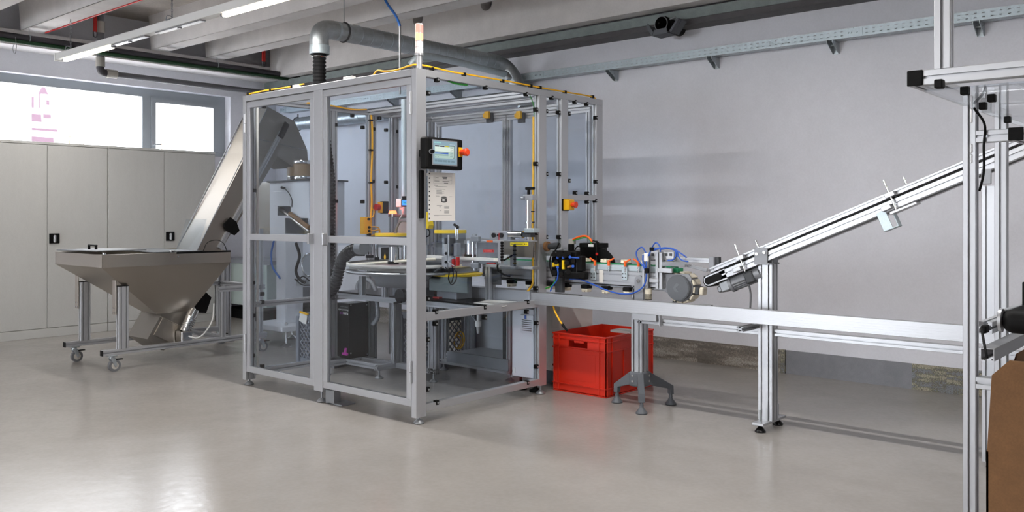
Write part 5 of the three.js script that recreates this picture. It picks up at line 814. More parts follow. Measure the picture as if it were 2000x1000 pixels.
  hose([[1265, 502], [1254, 483], [1243, 492], [1246, 507], [1256, 520], [1261, 530]]); hose([[1267, 500], [1272, 487], [1281, 474], [1288, 480], [1290, 492]]); hose([[1275, 489], [1300, 484], [1318, 489], [1320, 500], [1313, 508], [1304, 509]]); hose([[1276, 486], [1305, 485], [1322, 492], [1324, 501]]); hose([[1290, 487], [1312, 485], [1330, 495], [1341, 503]]); hose([[1324, 500], [1332, 508], [1344, 511]]); hose([[1256, 498], [1256, 512], [1262, 530], [1262, 545], [1256, 560], [1238, 572], [1215, 574], [1185, 567], [1155, 554], [1130, 545], [1112, 545]], 0.005);
  hose([[1263, 500], [1263, 512], [1261, 530]]);
  mesh('tube_tie', fz([1258, 1265], [524, 534], z + 0.06, 0.02, 0.004), M.black, t); mesh('tube_tie', fz([1268, 1276], [483, 490], z + 0.06, 0.02, 0.004), M.black, t); mesh('valve', [fz([1257, 1265], [494, 511], z + 0.055, 0.02, 0.006)], M.white, t);
}
{ // camera box and black disc behind the conveyor
  const z = -4.80, t = thing('vision_box', 'black camera box with quarter-round black shield behind the chain conveyor', 'camera box'), k = (px, py, dz = 0) => atZ(px, py, z + dz);
  mesh('housing', fz([1132, 1166], [476, 522], z, 0.12, 0.005), M.blackGloss, t); mesh('top_plate', fz([1131, 1167], [475, 484], z + 0.006, 0.13, 0.004), M.black, t); mesh('label', fz([1149, 1159], [477, 482], z + 0.008, 0.003, 0.001), M.white, t);
  const a = k(1166, 522), s = new THREE.Shape(); s.moveTo(a[0], a[1] - 0.01); s.lineTo(k(1200, 522)[0], a[1] - 0.01); s.absellipse(a[0], a[1] - 0.01, k(1200, 522)[0] - a[0], k(1170, 484)[1] - a[1] + 0.01, 0, Math.PI / 2); s.lineTo(a[0], a[1]); mesh('shield', new THREE.ExtrudeGeometry(s, { depth: 0.01, bevelEnabled: true, bevelSize: 0.002, bevelThickness: 0.002, curveSegments: 24 }).translate(0, 0, z - 0.02), M.black, t);
  mesh('post_rod', rod(k(1165, 470, 0.02), k(1165, 520, 0.02), 0.007, 10), M.black, t); mesh('marker', fz([1163, 1167], [494, 499], z + 0.032, 0.01), M.red, t);
  mesh('support', [rb([k(1138, 520)[0], k(1160, 520)[0]], [0.86, 0.9], [-5.27, z - 0.02], 0.004)], M.alu, t); mesh('heat_sink', [fz([1100, 1133], [487, 509], z - 0.02, 0.08, 0.004)], M.greyMid, t);
  mesh('connector', fz([1110, 1120], [467, 477], z + 0.01, 0.03, 0.004), M.pvcLight, t); mesh('plug', fz([1109, 1117], [477, 490], z + 0.012, 0.03, 0.004), M.black, t);
  mesh('orange_cable', wire([k(1119, 468, 0.01), k(1130, 463, 0.01), k(1143, 461, 0.01), k(1150, 464, 0.01), k(1157, 472, 0.01)], 0.0075, 32), M.orange, t); mesh('green_cable', wire([k(1119, 470, 0.012), k(1133, 466, 0.012), k(1146, 464, 0.012), k(1153, 470, 0.012), k(1155, 476, 0.012)], 0.004, 32), M.greenCable, t);
  mesh('black_cable', [wire([k(1157, 470, 0.01), k(1168, 473, 0.01), k(1170, 478, 0.01), k(1160, 481, 0.01)], 0.004, 24)], M.black, t); mesh('black_cable', wire([k(1112, 490, 0.01), k(1118, 500, 0.01), k(1121, 494, 0.01), k(1126, 483, 0.01), k(1132, 480, 0.01)], 0.004, 32), M.black, t);
}
{ // pneumatic valve island
  const z = -4.57, t = thing('valve_island', 'black pneumatic valve block with blue and yellow fittings beside the right post', 'valve block'), k = (px, py, dz = 0) => atZ(px, py, z + dz);
  mesh('block', [fz([1076, 1128], [503, 541], z, 0.06, 0.01)], M.blackGloss, t); mesh('block_foot', [fz([1100, 1142], [531, 545], z + 0.01, 0.05, 0.01)], M.black, t); for (const [px, py, r] of [[1093, 496, 0.024], [1082, 497, 0.017], [1104, 498, 0.019], [1112, 495, 0.013], [1086, 512, 0.014], [1107, 513, 0.016], [1120, 510, 0.013], [1083, 532, 0.018], [1096, 535, 0.015], [1110, 531, 0.017], [1136, 538, 0.02]]) mesh('valve_body', rod(k(px, py, -0.02), k(px, py, 0.02), r, 18), M.black, t);
  mesh('main_body', fz([1078, 1126], [490, 508], z - 0.02, 0.05, 0.01), M.black, t); mesh('side_block', fz([1126, 1136], [500, 530], z - 0.0, 0.05, 0.006), M.black, t);
  for (const [px, py] of [[1089, 503], [1100, 503], [1113, 502], [1089, 522], [1119, 520]]) mesh('blue_fitting', rod(k(px, py, 0.0), k(px, py, 0.022), 0.0095, 14), M.blue, t);
  for (const [a, b, c, d] of [[1078, 1082, 513, 521], [1083, 1089, 515, 520], [1097, 1101, 508, 526]]) mesh('yellow_tag', fz([a, b], [c, d], z + 0.014, 0.02, 0.002), M.yellowBright, t);
  mesh('brass_fitting', rod(k(1109, 522, 0.005), k(1116, 520, 0.005), 0.007, 10), M.brown, t);
  mesh('blue_tube', [wire([k(1089, 525, 0.02), k(1090, 535, 0.02), k(1087, 548, 0.02), k(1078, 560, 0.02), k(1075, 569, 0.02)], 0.005, 32)], M.blue, t); mesh('blue_tube', rod(k(1116, 503, 0.012), k(1131, 504, 0.012), 0.005, 8), M.blue, t);
  mesh('green_tube', wire([k(1084, 546, 0.02), k(1082, 553, 0.02), k(1075, 560, 0.02), k(1066, 563, 0.02)], 0.0045, 24), M.greenCable, t);
  mesh('black_cable', wire([k(1092, 475, 0.0), k(1086, 487, 0.01), k(1076, 500, 0.02), k(1074, 520, 0.02), k(1080, 540, 0.02)], 0.005, 40), M.black, t);
  mesh('reel', [rod(k(1066, 481, -0.02), k(1071, 481, -0.02), 0.032, 24)], M.cardboard, t); mesh('reel_motor', [rod(k(1070, 482, -0.03), k(1092, 479, -0.03), 0.02, 20)], M.darkGrey, t); mesh('reel_plate', fz([1066, 1090], [492, 495], z, 0.05), M.aluDark, t);
  mesh('leg', fz([1084, 1098], [541, 571], z - 0.02, 0.03, 0.002), M.darkGrey, t);
}

// ---------------------------------------------------------------- the machine inside the enclosure
{ // base frame and table
  const t = thing('machine_workbench', 'slotted aluminium machine workbench with dark table top inside the enclosure', 'workbench'), al = (g) => mesh('beam', g, M.alu, t), leg = (g) => mesh('leg', g, M.alu, t);
  const X0 = -5.45, X1 = -3.84, zf = -4.2, zr = -5.2, y1 = 0.618;
  al(prof('x', [X0, X1], [y1 - 0.04, y1], [zf - 0.04, zf])); al(prof('x', [X0, X1], [y1 - 0.04, y1], [zr, zr + 0.04])); al(prof('z', [X0, X0 + 0.04], [y1 - 0.04, y1], [zr + 0.04, zf - 0.04])); al(prof('z', [X1 - 0.04, X1], [y1 - 0.04, y1], [zr + 0.04, zf - 0.04]));
  mesh('table_top', rb([X0, X1], [y1, y1 + 0.012], [zr, zf + 0.004], 0.003), M.blackGloss, t);
  // front left legs and the lower frame
  leg(prof('y', [-4.65, -4.57], [0.06, y1 - 0.04], [-4.44, -4.4])); leg(prof('y', [-4.78, -4.74], [0.1, y1 - 0.04], [-4.44, -4.4])); leg(prof('y', [-5.1, -5.06], [0.1, y1 - 0.04], [-4.75, -4.71])); leg(prof('y', [-5.02, -4.98], [0.1, y1 - 0.04], [-4.44, -4.36]));
  al(prof('x', [X0, -4.57], [0.06, 0.1], [-4.44, -4.4])); al(prof('z', [X0, X0 + 0.04], [0.06, 0.1], [-4.4, -4.05])); al(prof('z', [-5.04, -5.0], [0.06, 0.1], [-4.4, -4.22]));
  al(prof('x', [X0 + 0.04, -5.04], [0.06, 0.1], [-4.29, -4.25]));
  // rear base with panel
  const zb = -4.80, xa = -4.95, xb = -4.2; al(prof('x', [xa, xb], [0.05, 0.09], [zb - 0.04, zb])); leg(prof('y', [xa, xa + 0.08], [0.09, y1 - 0.04], [zb - 0.04, zb])); leg(prof('y', [xb - 0.04, xb], [0.05, y1 - 0.04], [zb - 0.04, zb])); al(prof('x', [xa + 0.08, xb - 0.04], [0.1, 0.13], [zb - 0.03, zb]));
  mesh('tray_front', fz([872, 993], [694, 716], zb + 0.012, 0.012, 0.002), M.greyMid, t);
  mesh('tray', rb([xa + 0.08, xb - 0.04], [0.13, 0.14], [-5.2, zb]), M.whitePaint, t);
  mesh('back_panel', rb([-5.0, -4.14], [0.1, y1 - 0.04], [-5.24, -5.23]), M.whitePaint, t); leg(prof('y', [-4.55, -4.47], [0.14, y1 - 0.04], [-5.2, -5.16])); mesh('side_panel', rb([-4.32, -4.29], [0.14, y1 - 0.04], [-5.1, -4.85]), M.darkGrey, t); leg(prof('y', [-4.9, -4.86], [0.14, y1 - 0.04], [-5.12, -5.0]));
  for (const [x, z] of [[-4.61, -4.42], [-5.43, -4.08], [-5.02, -4.25], [xb - 0.02, zb - 0.02], [xa + 0.04, zb - 0.02]]) mesh('levelling_foot', lathe([[0, 0], [0.032, 0], [0.033, 0.006], [0.014, 0.02], [0.007, 0.025], [0.007, 0.07], [0, 0.07]], [x, 0, z], 18), M.aluDark, t);
  // raised inner channel by the right post
  mesh('channel', fz([907, 1034], [564, 588], -4.5, 0.1, 0.003), M.aluBright, t);
  mesh('handwheel', [rod(atZ(780, 578, -4.12), [atZ(780, 578, -4.12)[0], atZ(780, 578, -4.12)[1], -4.15], 0.05, 32), rod([atZ(780, 578, -4.12)[0], atZ(780, 578, -4.12)[1], -4.15], [atZ(780, 578, -4.12)[0], atZ(780, 578, -4.12)[1], -4.2], 0.012, 12), rod(atZ(770, 592, -4.12), atZ(784, 590, -4.12), 0.008, 10)], M.blackGloss, t);
}
{ // electrical cabinet by the right post
  const z = -4.58, t = thing('switch_cabinet', 'white switch cabinet with filter grille behind the right post', 'cabinet'), k = (px, py) => atZ(px, py, z);
  const x0 = k(1000, 680)[0], x1 = -3.795;
  mesh('body', rb([x0, x1], [0.1, 0.572], [z - 0.12, z], 0.005), M.whitePaint, t);
  mesh('filter_grille', fz([1016, 1041], [615, 650], z + 0.012, 0.012, 0.004), M.whitePaint, t); for (let i = 0; i < 6; i++) mesh('grille_slot', fz([1019, 1038], [625 + i * 4, 626.3 + i * 4], z + 0.0135, 0.003, 0.0005), M.darkGrey, t);
  mesh('brand_plate', fz([1024, 1028], [616, 623], z + 0.014, 0.003, 0.001), M.blue, t); mesh('socket_cover', fz([1001, 1006], [717, 728], z + 0.004, 0.004, 0.002), M.white, t);
  for (const x of [x0 + 0.03, x1 - 0.03]) mesh('foot', lathe([[0, 0], [0.045, 0], [0.045, 0.012], [0.01, 0.03], [0.01, 0.105], [0, 0.105]], [x, 0, z - 0.06], 18), M.black, t);
  const u = thing('beige_cabinet', 'beige floor cabinet half hidden behind the red crate', 'cabinet'), zz = -4.9;
  mesh('body', rb([-4.12, -3.815], [0.1, 0.57], [zz - 0.4, zz], 0.006), M.beige, u); mesh('plinth', rb([-4.1, -3.83], [0, 0.1], [zz - 0.33, zz - 0.02], 0.004), M.darkGrey, u); mesh('cover_plate', fz([1079, 1092], [607, 640], zz + 0.006, 0.006, 0.004), M.beige, u); mesh('power_inlet', fz([1077, 1084], [706, 720], zz + 0.008, 0.008, 0.003), M.white, u); mesh('inlet_socket', rod(atZ(1081, 712, zz + 0.008), atZ(1081, 712, zz + 0.011), 0.009, 14), M.black, u);
}
{ // black power unit, mounted upside down
  const t = thing('power_unit', 'tall black power unit with upside-down white lettering on the machine frame', 'power unit'), z1 = -4.27, x0 = atZ(659, 600, z1)[0], x1 = atZ(682, 600, z1)[0], z0 = atX(720, 610, x1)[2];
  mesh('housing', rb([x0, x1], [0.1, atZ(670, 592, z1)[1]], [z0, z1], 0.003), M.blackGloss, t);
  const m = canvasMat(256, 224, (c, w, h) => { c.fillStyle = '#0b0b0d'; c.fillRect(0, 0, w, h); c.save(); c.translate(w, h); c.rotate(Math.PI); c.fillStyle = '#f2f2f2'; c.font = 'bold 76px sans-serif'; c.fillText('tan', 10, 66); c.fillStyle = '#8d2f9a'; c.font = 'bold 70px sans-serif'; c.fillText('ex', 132, 62); c.fillStyle = '#d8d8d8'; c.font = 'bold 50px sans-serif'; c.fillText('Powertrack', 6, 134, 240); c.fillStyle = '#aaaaaa'; c.font = '30px sans-serif'; c.fillText('power control', 20, 190, 210); c.restore(); });
  mesh('lettering', quad([atZ(660, 616, z1 + 0.001)[0], atZ(670, 616, z1)[1], z1 + 0.0012], [atZ(681, 616, z1 + 0.001)[0], atZ(670, 616, z1)[1], z1 + 0.0012], [atZ(681, 595, z1 + 0.001)[0], atZ(670, 595, z1)[1], z1 + 0.0012], [atZ(660, 595, z1 + 0.001)[0], atZ(670, 595, z1)[1], z1 + 0.0012]), m, t);
  for (const [px, py] of [[685, 596], [716, 595], [685, 690], [717, 692]]) { const q = atX(px, py, x1); mesh('screw', rod(q, [q[0] + 0.004, q[1], q[2]], 0.006, 10), M.aluDark, t); }
  mesh('connector', [rod([x0 + 0.06, 0.56, z1 - 0.05], [x0 + 0.06, 0.6, z1 - 0.05], 0.012, 12)], M.chrome, t); mesh('connector', rod([x0 + 0.1, 0.56, z1 - 0.07], [x0 + 0.1, 0.59, z1 - 0.07], 0.01, 12), M.red, t); mesh('connector', rod([x0 + 0.11, 0.56, z1 - 0.12], [x0 + 0.11, 0.605, z1 - 0.12], 0.012, 12), M.blue, t);
  const q = atZ(674, 690, z1 + 0.01); mesh('pink_cap', [rod([q[0], q[1], q[2]], [q[0] + 0.01, q[1] + 0.04, q[2]], 0.01, 10), rb([q[0] - 0.03, q[0] + 0.03], [q[1] - 0.015, q[1] + 0.005], [q[2] - 0.01, q[2] + 0.01], 0.005)], M.magenta, t);
  solo('corrugated_conduit', 'grey corrugated conduit looping over the rail above the black power unit', 'conduit', ribbed([atZ(698, 572, -4.5), atZ(699, 556, -4.5), atZ(710, 546, -4.48), atZ(724, 550, -4.45), atZ(733, 565, -4.43), atZ(736, 590, -4.4), atZ(738, 610, -4.4), atZ(737, 622, -4.4), atZ(728, 633, -4.4)], 0.018, 60, 0.1, 12), M.greyMid);
}
{ // bent hose at the turntable
  const t = thing('suction_hose', 'glossy black ribbed hose curving down from the turntable', 'hose'), z = -4.05, k = (px, py) => atZ(px, py, z);
  mesh('hose', ribbed([k(702, 486), k(686, 490), k(672, 502), k(664, 518), k(660, 535), k(656, 552), k(648, 566), k(634, 574)], 0.047, 24, 0.3, 20), M.blackGloss, t);
  mesh('collar', rod(k(700, 484), k(712, 484), 0.05, 20), M.aluDark, t);
}
{ // rotary table
  const c = [-4.72, -4.32], y = 0.868, t = thing('rotary_table', 'round clear-topped rotary table with silver rim and chrome rollers', 'turntable'), R = 0.47;
  mesh('disc', lathe([[0, 0], [R - 0.02, 0], [R, 0.004], [R, 0.012], [R - 0.004, 0.014], [0, 0.014]], [c[0], y - 0.014, c[1]], 64), M.aluDark, t);
  mesh('rim', lathe([[R, 0], [R + 0.012, 0], [R + 0.012, 0.022], [R, 0.022]], [c[0], y - 0.012, c[1]], 64), M.beige, t);
  mesh('lower_ring', lathe([[R - 0.03, 0], [R + 0.015, 0], [R + 0.015, 0.018], [R - 0.03, 0.018]], [c[0], y - 0.06, c[1]], 64), M.aluBright, t);
  mesh('drum', lathe([[0, 0], [R - 0.2, 0], [R - 0.19, 0.05], [R - 0.14, 0.09], [R - 0.14, 0.1], [0, 0.1]], [c[0], y - 0.16, c[1]], 48), M.greyMid, t);
  mesh('pedestal', rb([c[0] - 0.12, c[0] + 0.12], [0.63, y - 0.15], [c[1] - 0.1, c[1] + 0.1], 0.01), M.greyMid, t);
  for (const px of [745, 700]) mesh('strut', prof('y', [atZ(px, 550, -4.1)[0], atZ(px, 550, -4.1)[0] + 0.04], [0.63, y - 0.1], [-4.14, -4.1]), M.aluBright, t);
  mesh('bracket_bar', [fz([682, 800], [521, 530], -4.0, 0.03, 0.003)], M.pvcLight, t);
  const roller = (px, ya, yb, z, r) => { const a = atZ(px, yb, z), b = atZ(px, ya, z), m = mesh('roller', rod([a[0], a[1], z], [a[0], b[1], z], r, 28), M.chrome, t); mesh('roller_base', rod([a[0], a[1] - 0.022, z], [a[0], a[1], z], r * 1.25, 24), M.black, m); };
  roller(703, 472, 494, -4.15, 0.03); roller(768, 482, 510, -3.93, 0.031); roller(793, 474, 508, -4.1, 0.028); roller(722, 474, 498, -4.3, 0.024); roller(736, 476, 502, -4.32, 0.014);
  mesh('guard_box', fz([744, 760], [484, 506], -4.28, 0.1, 0.004), M.black, t); for (const [py, d] of [[499, 1], [505, -1]]) { const q = atZ(752, py, -4.278); mesh('warning_mark', prismZ([[q[0] - 0.013, q[1] - 0.011 * d], [q[0] + 0.013, q[1] - 0.011 * d], [q[0], q[1] + 0.013 * d]], -4.278, -4.276), M.yellow, t); }
  mesh('white_belt', wire([atZ(682, 517, -3.99), atZ(715, 515, -3.95), atZ(745, 513, -3.92), atZ(785, 510, -3.92), atZ(832, 507, -3.96), atZ(850, 506, -4.02)], 0.009, 48, 6), M.cream, t);
}
{ // clear drums with yellow rims
  const drum = (pxs, pys, z, label, bottom) => {
    const a = atZ(pxs[0], pys[0], z), b = atZ(pxs[1], pys[0], z), e = atZ(pxs[0], pys[1], z), r = (b[0] - a[0]) / 2 / Math.cos(0.4), c = [(a[0] + b[0]) / 2, z - 0.06], t = thing('guard_drum', label, 'guard', 'clear guard drums');
    mesh('wall', new THREE.CylinderGeometry(r * 0.96, r * 0.96, a[1] - e[1], 8, 1, true).rotateY(0.39).translate(c[0], (a[1] + e[1]) / 2, c[1]), M.smoked, t);
    mesh('yellow_rim', [new THREE.CylinderGeometry(r, r, 0.022, 8, 1).rotateY(0.39).translate(c[0], a[1], c[1])], M.yellowBright, t);
    if (bottom) { const q = atZ(846, 541, z), s = atZ(918, 536, z); mesh('yellow_base', [new THREE.CylinderGeometry((s[0] - q[0]) / 2, (s[0] - q[0]) / 2 * 0.96, 0.016, 40).translate((q[0] + s[0]) / 2, (q[1] + s[1]) / 2 + 0.008, c[1])], M.yellowBright, t); mesh('base_block', rb([c[0] - 0.08, c[0] + 0.12], [0.63, e[1] - 0.04], [c[1] - 0.1, c[1] + 0.06], 0.006), M.greyMid, t); mesh('core', rod([c[0], e[1] - 0.05, c[1]], [c[0], a[1] - 0.05, c[1]], r * 0.3, 20), M.aluDark, t); }
    else mesh('wall_band', new THREE.CylinderGeometry(r * 0.97, r * 0.97, 0.02, 8, 1).rotateY(0.39).translate(c[0], a[1] - 0.024, c[1]), M.greyMid, t);
  };
  drum([733, 776], [458, 482], -4.35, 'clear guard drum with yellow rim behind the right front door', false);
  drum([846, 890], [452, 505], -4.3, 'tall clear guard drum with yellow rim beside the labelling head', true);
}
{ // labelling head
  const z = -4.15, t = thing('labelling_head', 'labelling head with chrome motor, red clamps and grey plates', 'labeller'), k = (px, py, dz = 0) => atZ(px, py, z + dz);
  mesh('motor', rod([k(910, 486)[0], k(910, 497)[1], z - 0.05], [k(910, 486)[0], k(910, 476)[1], z - 0.05], 0.042, 32), M.chrome, t); mesh('motor_cap', [rod([k(910, 486)[0], k(910, 476)[1], z - 0.05], [k(910, 486)[0], k(910, 470)[1], z - 0.05], 0.045, 32)], M.aluBright, t); mesh('motor_base', rod([k(910, 503)[0], k(910, 503)[1], z - 0.05], [k(910, 497)[0], k(910, 497)[1], z - 0.05], 0.046, 32), M.black, t);
  mesh('mounting_block', fz([902, 922], [510, 521], z, 0.08, 0.004), M.aluBright, t);
  mesh('plate', fz([930, 973], [473, 503], z - 0.03, 0.01, 0.002), M.greyMid, t); mesh('plate_top', fz([922, 975], [469, 474], z - 0.01, 0.05, 0.003), M.aluBright, t); mesh('tape', fz([950, 962], [469.5, 473.5], z - 0.008, 0.01, 0.001), M.orange, t);
  const lab = canvasMat(256, 64, (c, w, h) => { c.fillStyle = '#d43a36'; c.fillRect(0, 0, w, h); c.fillStyle = '#8c1d1d'; c.beginPath(); c.moveTo(14, 50); c.lineTo(34, 14); c.lineTo(54, 50); c.fill(); c.beginPath(); c.arc(224, 32, 18, 0, 7); c.fill(); c.fillStyle = '#e98b86'; c.fillRect(74, 26, 124, 12); });
  const l = [k(943.5, 493, -0.019), k(965, 493, -0.019), k(965, 487.5, -0.019), k(943.5, 487.5, -0.019)]; mesh('red_label', quad(...l), lab, t);
  mesh('lower_rail', fz([832, 972], [501.5, 507.5], z + 0.01, 0.02, 0.003), M.beige, t); mesh('foot_plate', fz([936, 970], [507, 516], z - 0.01, 0.04, 0.003), M.greyMid, t); mesh('red_strip', fz([950, 967], [513, 516], z - 0.005, 0.01, 0.001), M.red, t);
  mesh('frame_rod', [rod(k(924, 467), k(924, 524), 0.008, 14)], M.chrome, t); mesh('frame_rod', rod(k(931, 473, -0.03), k(931, 502, -0.03), 0.006, 12), M.chrome, t);
  for (const py of [466, 518]) mesh('clamp_block', [fz([919, 934], [py - 4, py + 6], z + 0.012, 0.03, 0.004)], M.aluDark, t); mesh('knob', rod(k(927, 462), k(927, 457), 0.016, 16), M.aluBright, t); mesh('knob', rod(k(927, 523), k(927, 528), 0.014, 16), M.aluBright, t);
  mesh('toothed_bar', fz([972, 978], [470, 515], z + 0.005, 0.03, 0.002), M.aluBright, t); for (let i = 0; i < 7; i++) mesh('tooth', rod(k(979, 474 + i * 5.6, 0.0), k(982, 474 + i * 5.6, 0.0), 0.009, 10), M.black, t);
  // upright with sensors in front of the drum
  mesh('upright', fz([867, 873], [477, 525], z + 0.06, 0.02, 0.002), M.alu, t); mesh('slim_rod', rod(k(876, 459, 0.06), k(876, 500, 0.06), 0.0055, 10), M.alu, t); mesh('sensor_block', fz([881, 887], [477, 498], z + 0.03, 0.04, 0.002), M.black, t); mesh('reader', fz([886, 892], [475, 500], z + 0.04, 0.04, 0.002), M.greyMid, t);
  for (const py of [495, 512]) mesh('clamp_knob', rod(k(871, py, 0.06), k(871, py, 0.075), 0.01, 14), M.blackGloss, t); mesh('base_clamp', fz([862, 880], [500, 522], z + 0.05, 0.05, 0.006), M.alu, t);
  for (const [a, b, c, d, e] of [[882, 886, 506, 521, 0.04], [890, 894, 502, 519, 0.05]]) mesh('red_clamp', fz([a, b], [c, d], z + e + 0.02, 0.02, 0.003), M.red, t); mesh('clamp_arm', [rod(k(875, 511, 0.07), k(888, 502, 0.07), 0.0035, 8)], M.aluBright, t); mesh('clamp_arm', rod(k(875, 512, 0.07), k(888, 520, 0.07), 0.0035, 8), M.aluBright, t);
  mesh('lever_rod', [rod(k(890, 445, 0.02), k(891, 468, 0.02), 0.005, 10)], M.chrome, t); mesh('lever_rod', rod(k(894, 446, 0.02), k(894, 468, 0.02), 0.005, 10), M.chrome, t); mesh('lever_handle', [rod(k(887, 438.5, 0.02), k(895, 444, 0.02), 0.009, 12), rod(k(894, 442, 0.02), k(893, 447, 0.02), 0.01, 12)], M.black, t);
  mesh('sensor_cable', wire([k(870, 522, 0.06), k(877, 530, 0.06), k(876, 545, 0.06), k(882, 556, 0.06), k(890, 548, 0.06), k(892, 530, 0.06)], 0.004, 40), M.black, t); mesh('sensor_cable', wire([k(884, 521, 0.06), k(885, 540, 0.06), k(882, 552, 0.06)], 0.004, 24), M.black, t); mesh('sensor_cable', wire([k(862, 523, 0.03), k(848, 532, 0.03), k(834, 548, 0.03)], 0.007, 24), M.darkGrey, t);
  mesh('body_plate', fz([838, 912], [540, 570], z - 0.06, 0.02, 0.003), M.slate, t); mesh('body_block', fz([832, 860], [512, 545], z - 0.06, 0.1, 0.004), M.darkGrey, t); mesh('small_rod', rod(k(834, 478, 0.0), k(834, 505, 0.0), 0.014, 14), M.aluDark, t);
}
{ // inspection station: steel plate, yellow label, press column
  const z = -4.45, t = thing('press_station', 'steel press station with yellow label and column with black clamp lever', 'press'), k = (px, py, dz = 0) => atZ(px, py, z + dz);
  mesh('plate', fz([975, 1040], [471, 502], z, 0.02, 0.002), M.sheet, t); mesh('plate_edge', fz([974, 1041], [469, 471.5], z + 0.004, 0.05, 0.001), M.aluBright, t);
  const lab = canvasMat(256, 56, (c, w, h) => { c.fillStyle = '#f2dc1e'; c.fillRect(0, 0, w, h); c.fillStyle = '#5c5a20'; c.font = 'bold 26px sans-serif'; c.fillRect(16, 18, 22, 18); c.fillRect(60, 20, 118, 16); c.beginPath(); c.arc(204, 28, 12, 0, 7); c.fill(); c.fillRect(222, 20, 16, 16); });
  mesh('yellow_label', quad(k(996.5, 480, 0.0015), k(1032, 480, 0.0015), k(1032, 473.5, 0.0015), k(996.5, 473.5, 0.0015)), lab, t);
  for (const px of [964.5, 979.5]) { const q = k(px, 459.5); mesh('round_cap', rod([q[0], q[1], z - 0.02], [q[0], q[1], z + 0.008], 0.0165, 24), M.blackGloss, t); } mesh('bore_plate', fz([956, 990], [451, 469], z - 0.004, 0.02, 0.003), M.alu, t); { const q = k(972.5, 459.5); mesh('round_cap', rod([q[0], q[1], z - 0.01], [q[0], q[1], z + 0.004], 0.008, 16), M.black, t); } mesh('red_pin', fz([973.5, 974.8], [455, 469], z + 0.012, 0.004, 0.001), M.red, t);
  mesh('cylinder', rod(k(996, 458, -0.03), k(1022, 458, -0.03), 0.025, 24), M.chrome, t); mesh('cylinder_head', fz([1020, 1036], [453, 463], z - 0.01, 0.05, 0.003), M.darkGrey, t); mesh('cylinder_block', fz([990, 997], [450, 470], z - 0.01, 0.05, 0.003), M.greyMid, t);
  const a = k(1026.5, 385); mesh('column', [rod([a[0], 0.99, z - 0.03], [a[0], k(1033, 384)[1], z - 0.03], 0.017, 20)], M.chrome, t); mesh('column_head', [fz([1021, 1040], [380, 391], z - 0.005, 0.05, 0.004), rod(k(1019, 387), k(1024, 387), 0.012, 14)], M.aluBright, t); mesh('clamp_lever', [rb([k(1023, 368)[0], k(1040, 368)[0]], [k(1030, 371)[1], k(1030, 365)[1]], [z - 0.03, z - 0.01], 0.006), rod([a[0] + 0.01, k(1036, 380)[1], z - 0.02], [a[0] + 0.01, k(1036, 370)[1], z - 0.02], 0.01, 12)], M.black, t); mesh('column_ring', [rod([a[0], k(1033, 436)[1], z - 0.03], [a[0], k(1033, 433)[1], z - 0.03], 0.024, 20)], M.chrome, t); mesh('column_foot', fz([1023, 1042], [446, 455], z - 0.0, 0.07, 0.006), M.zincPale, t);
  mesh('probe', [rod(k(1005, 477, 0.04), k(1005, 522, 0.04), 0.009, 14)], M.darkGrey, t); for (const py of [480, 488, 496, 505, 513]) mesh('probe_ring', rod(k(1005, py, 0.04), k(1005, py + 2, 0.04), 0.013, 14), M.blackGloss, t); mesh('probe_plate', fz([996, 1003], [502, 520], z + 0.05, 0.03, 0.002), M.aluDark, t); mesh('probe_arm', fz([976, 1006], [520, 526], z + 0.06, 0.03, 0.004), M.aluDark, t);
  mesh('white_box', fz([984, 990], [498, 506], z + 0.03, 0.03, 0.003), M.white, t); mesh('probe_cable', wire([k(1000, 499, 0.05), k(985, 508, 0.05), k(973, 515, 0.05), k(972, 525, 0.05), k(982, 535, 0.05), k(996, 540, 0.05)], 0.006, 40), M.black, t);
  mesh('station_leg', prof('y', [k(947, 540)[0], k(957, 540)[0]], [0.63, k(950, 522)[1]], [z - 0.06, z]), M.alu, t); mesh('station_plate', fz([948, 1040], [519, 524], z + 0.01, 0.08, 0.002), M.alu, t); mesh('station_back', fz([957, 978], [526, 556], z - 0.02, 0.01, 0.002), M.darkGrey, t);
}
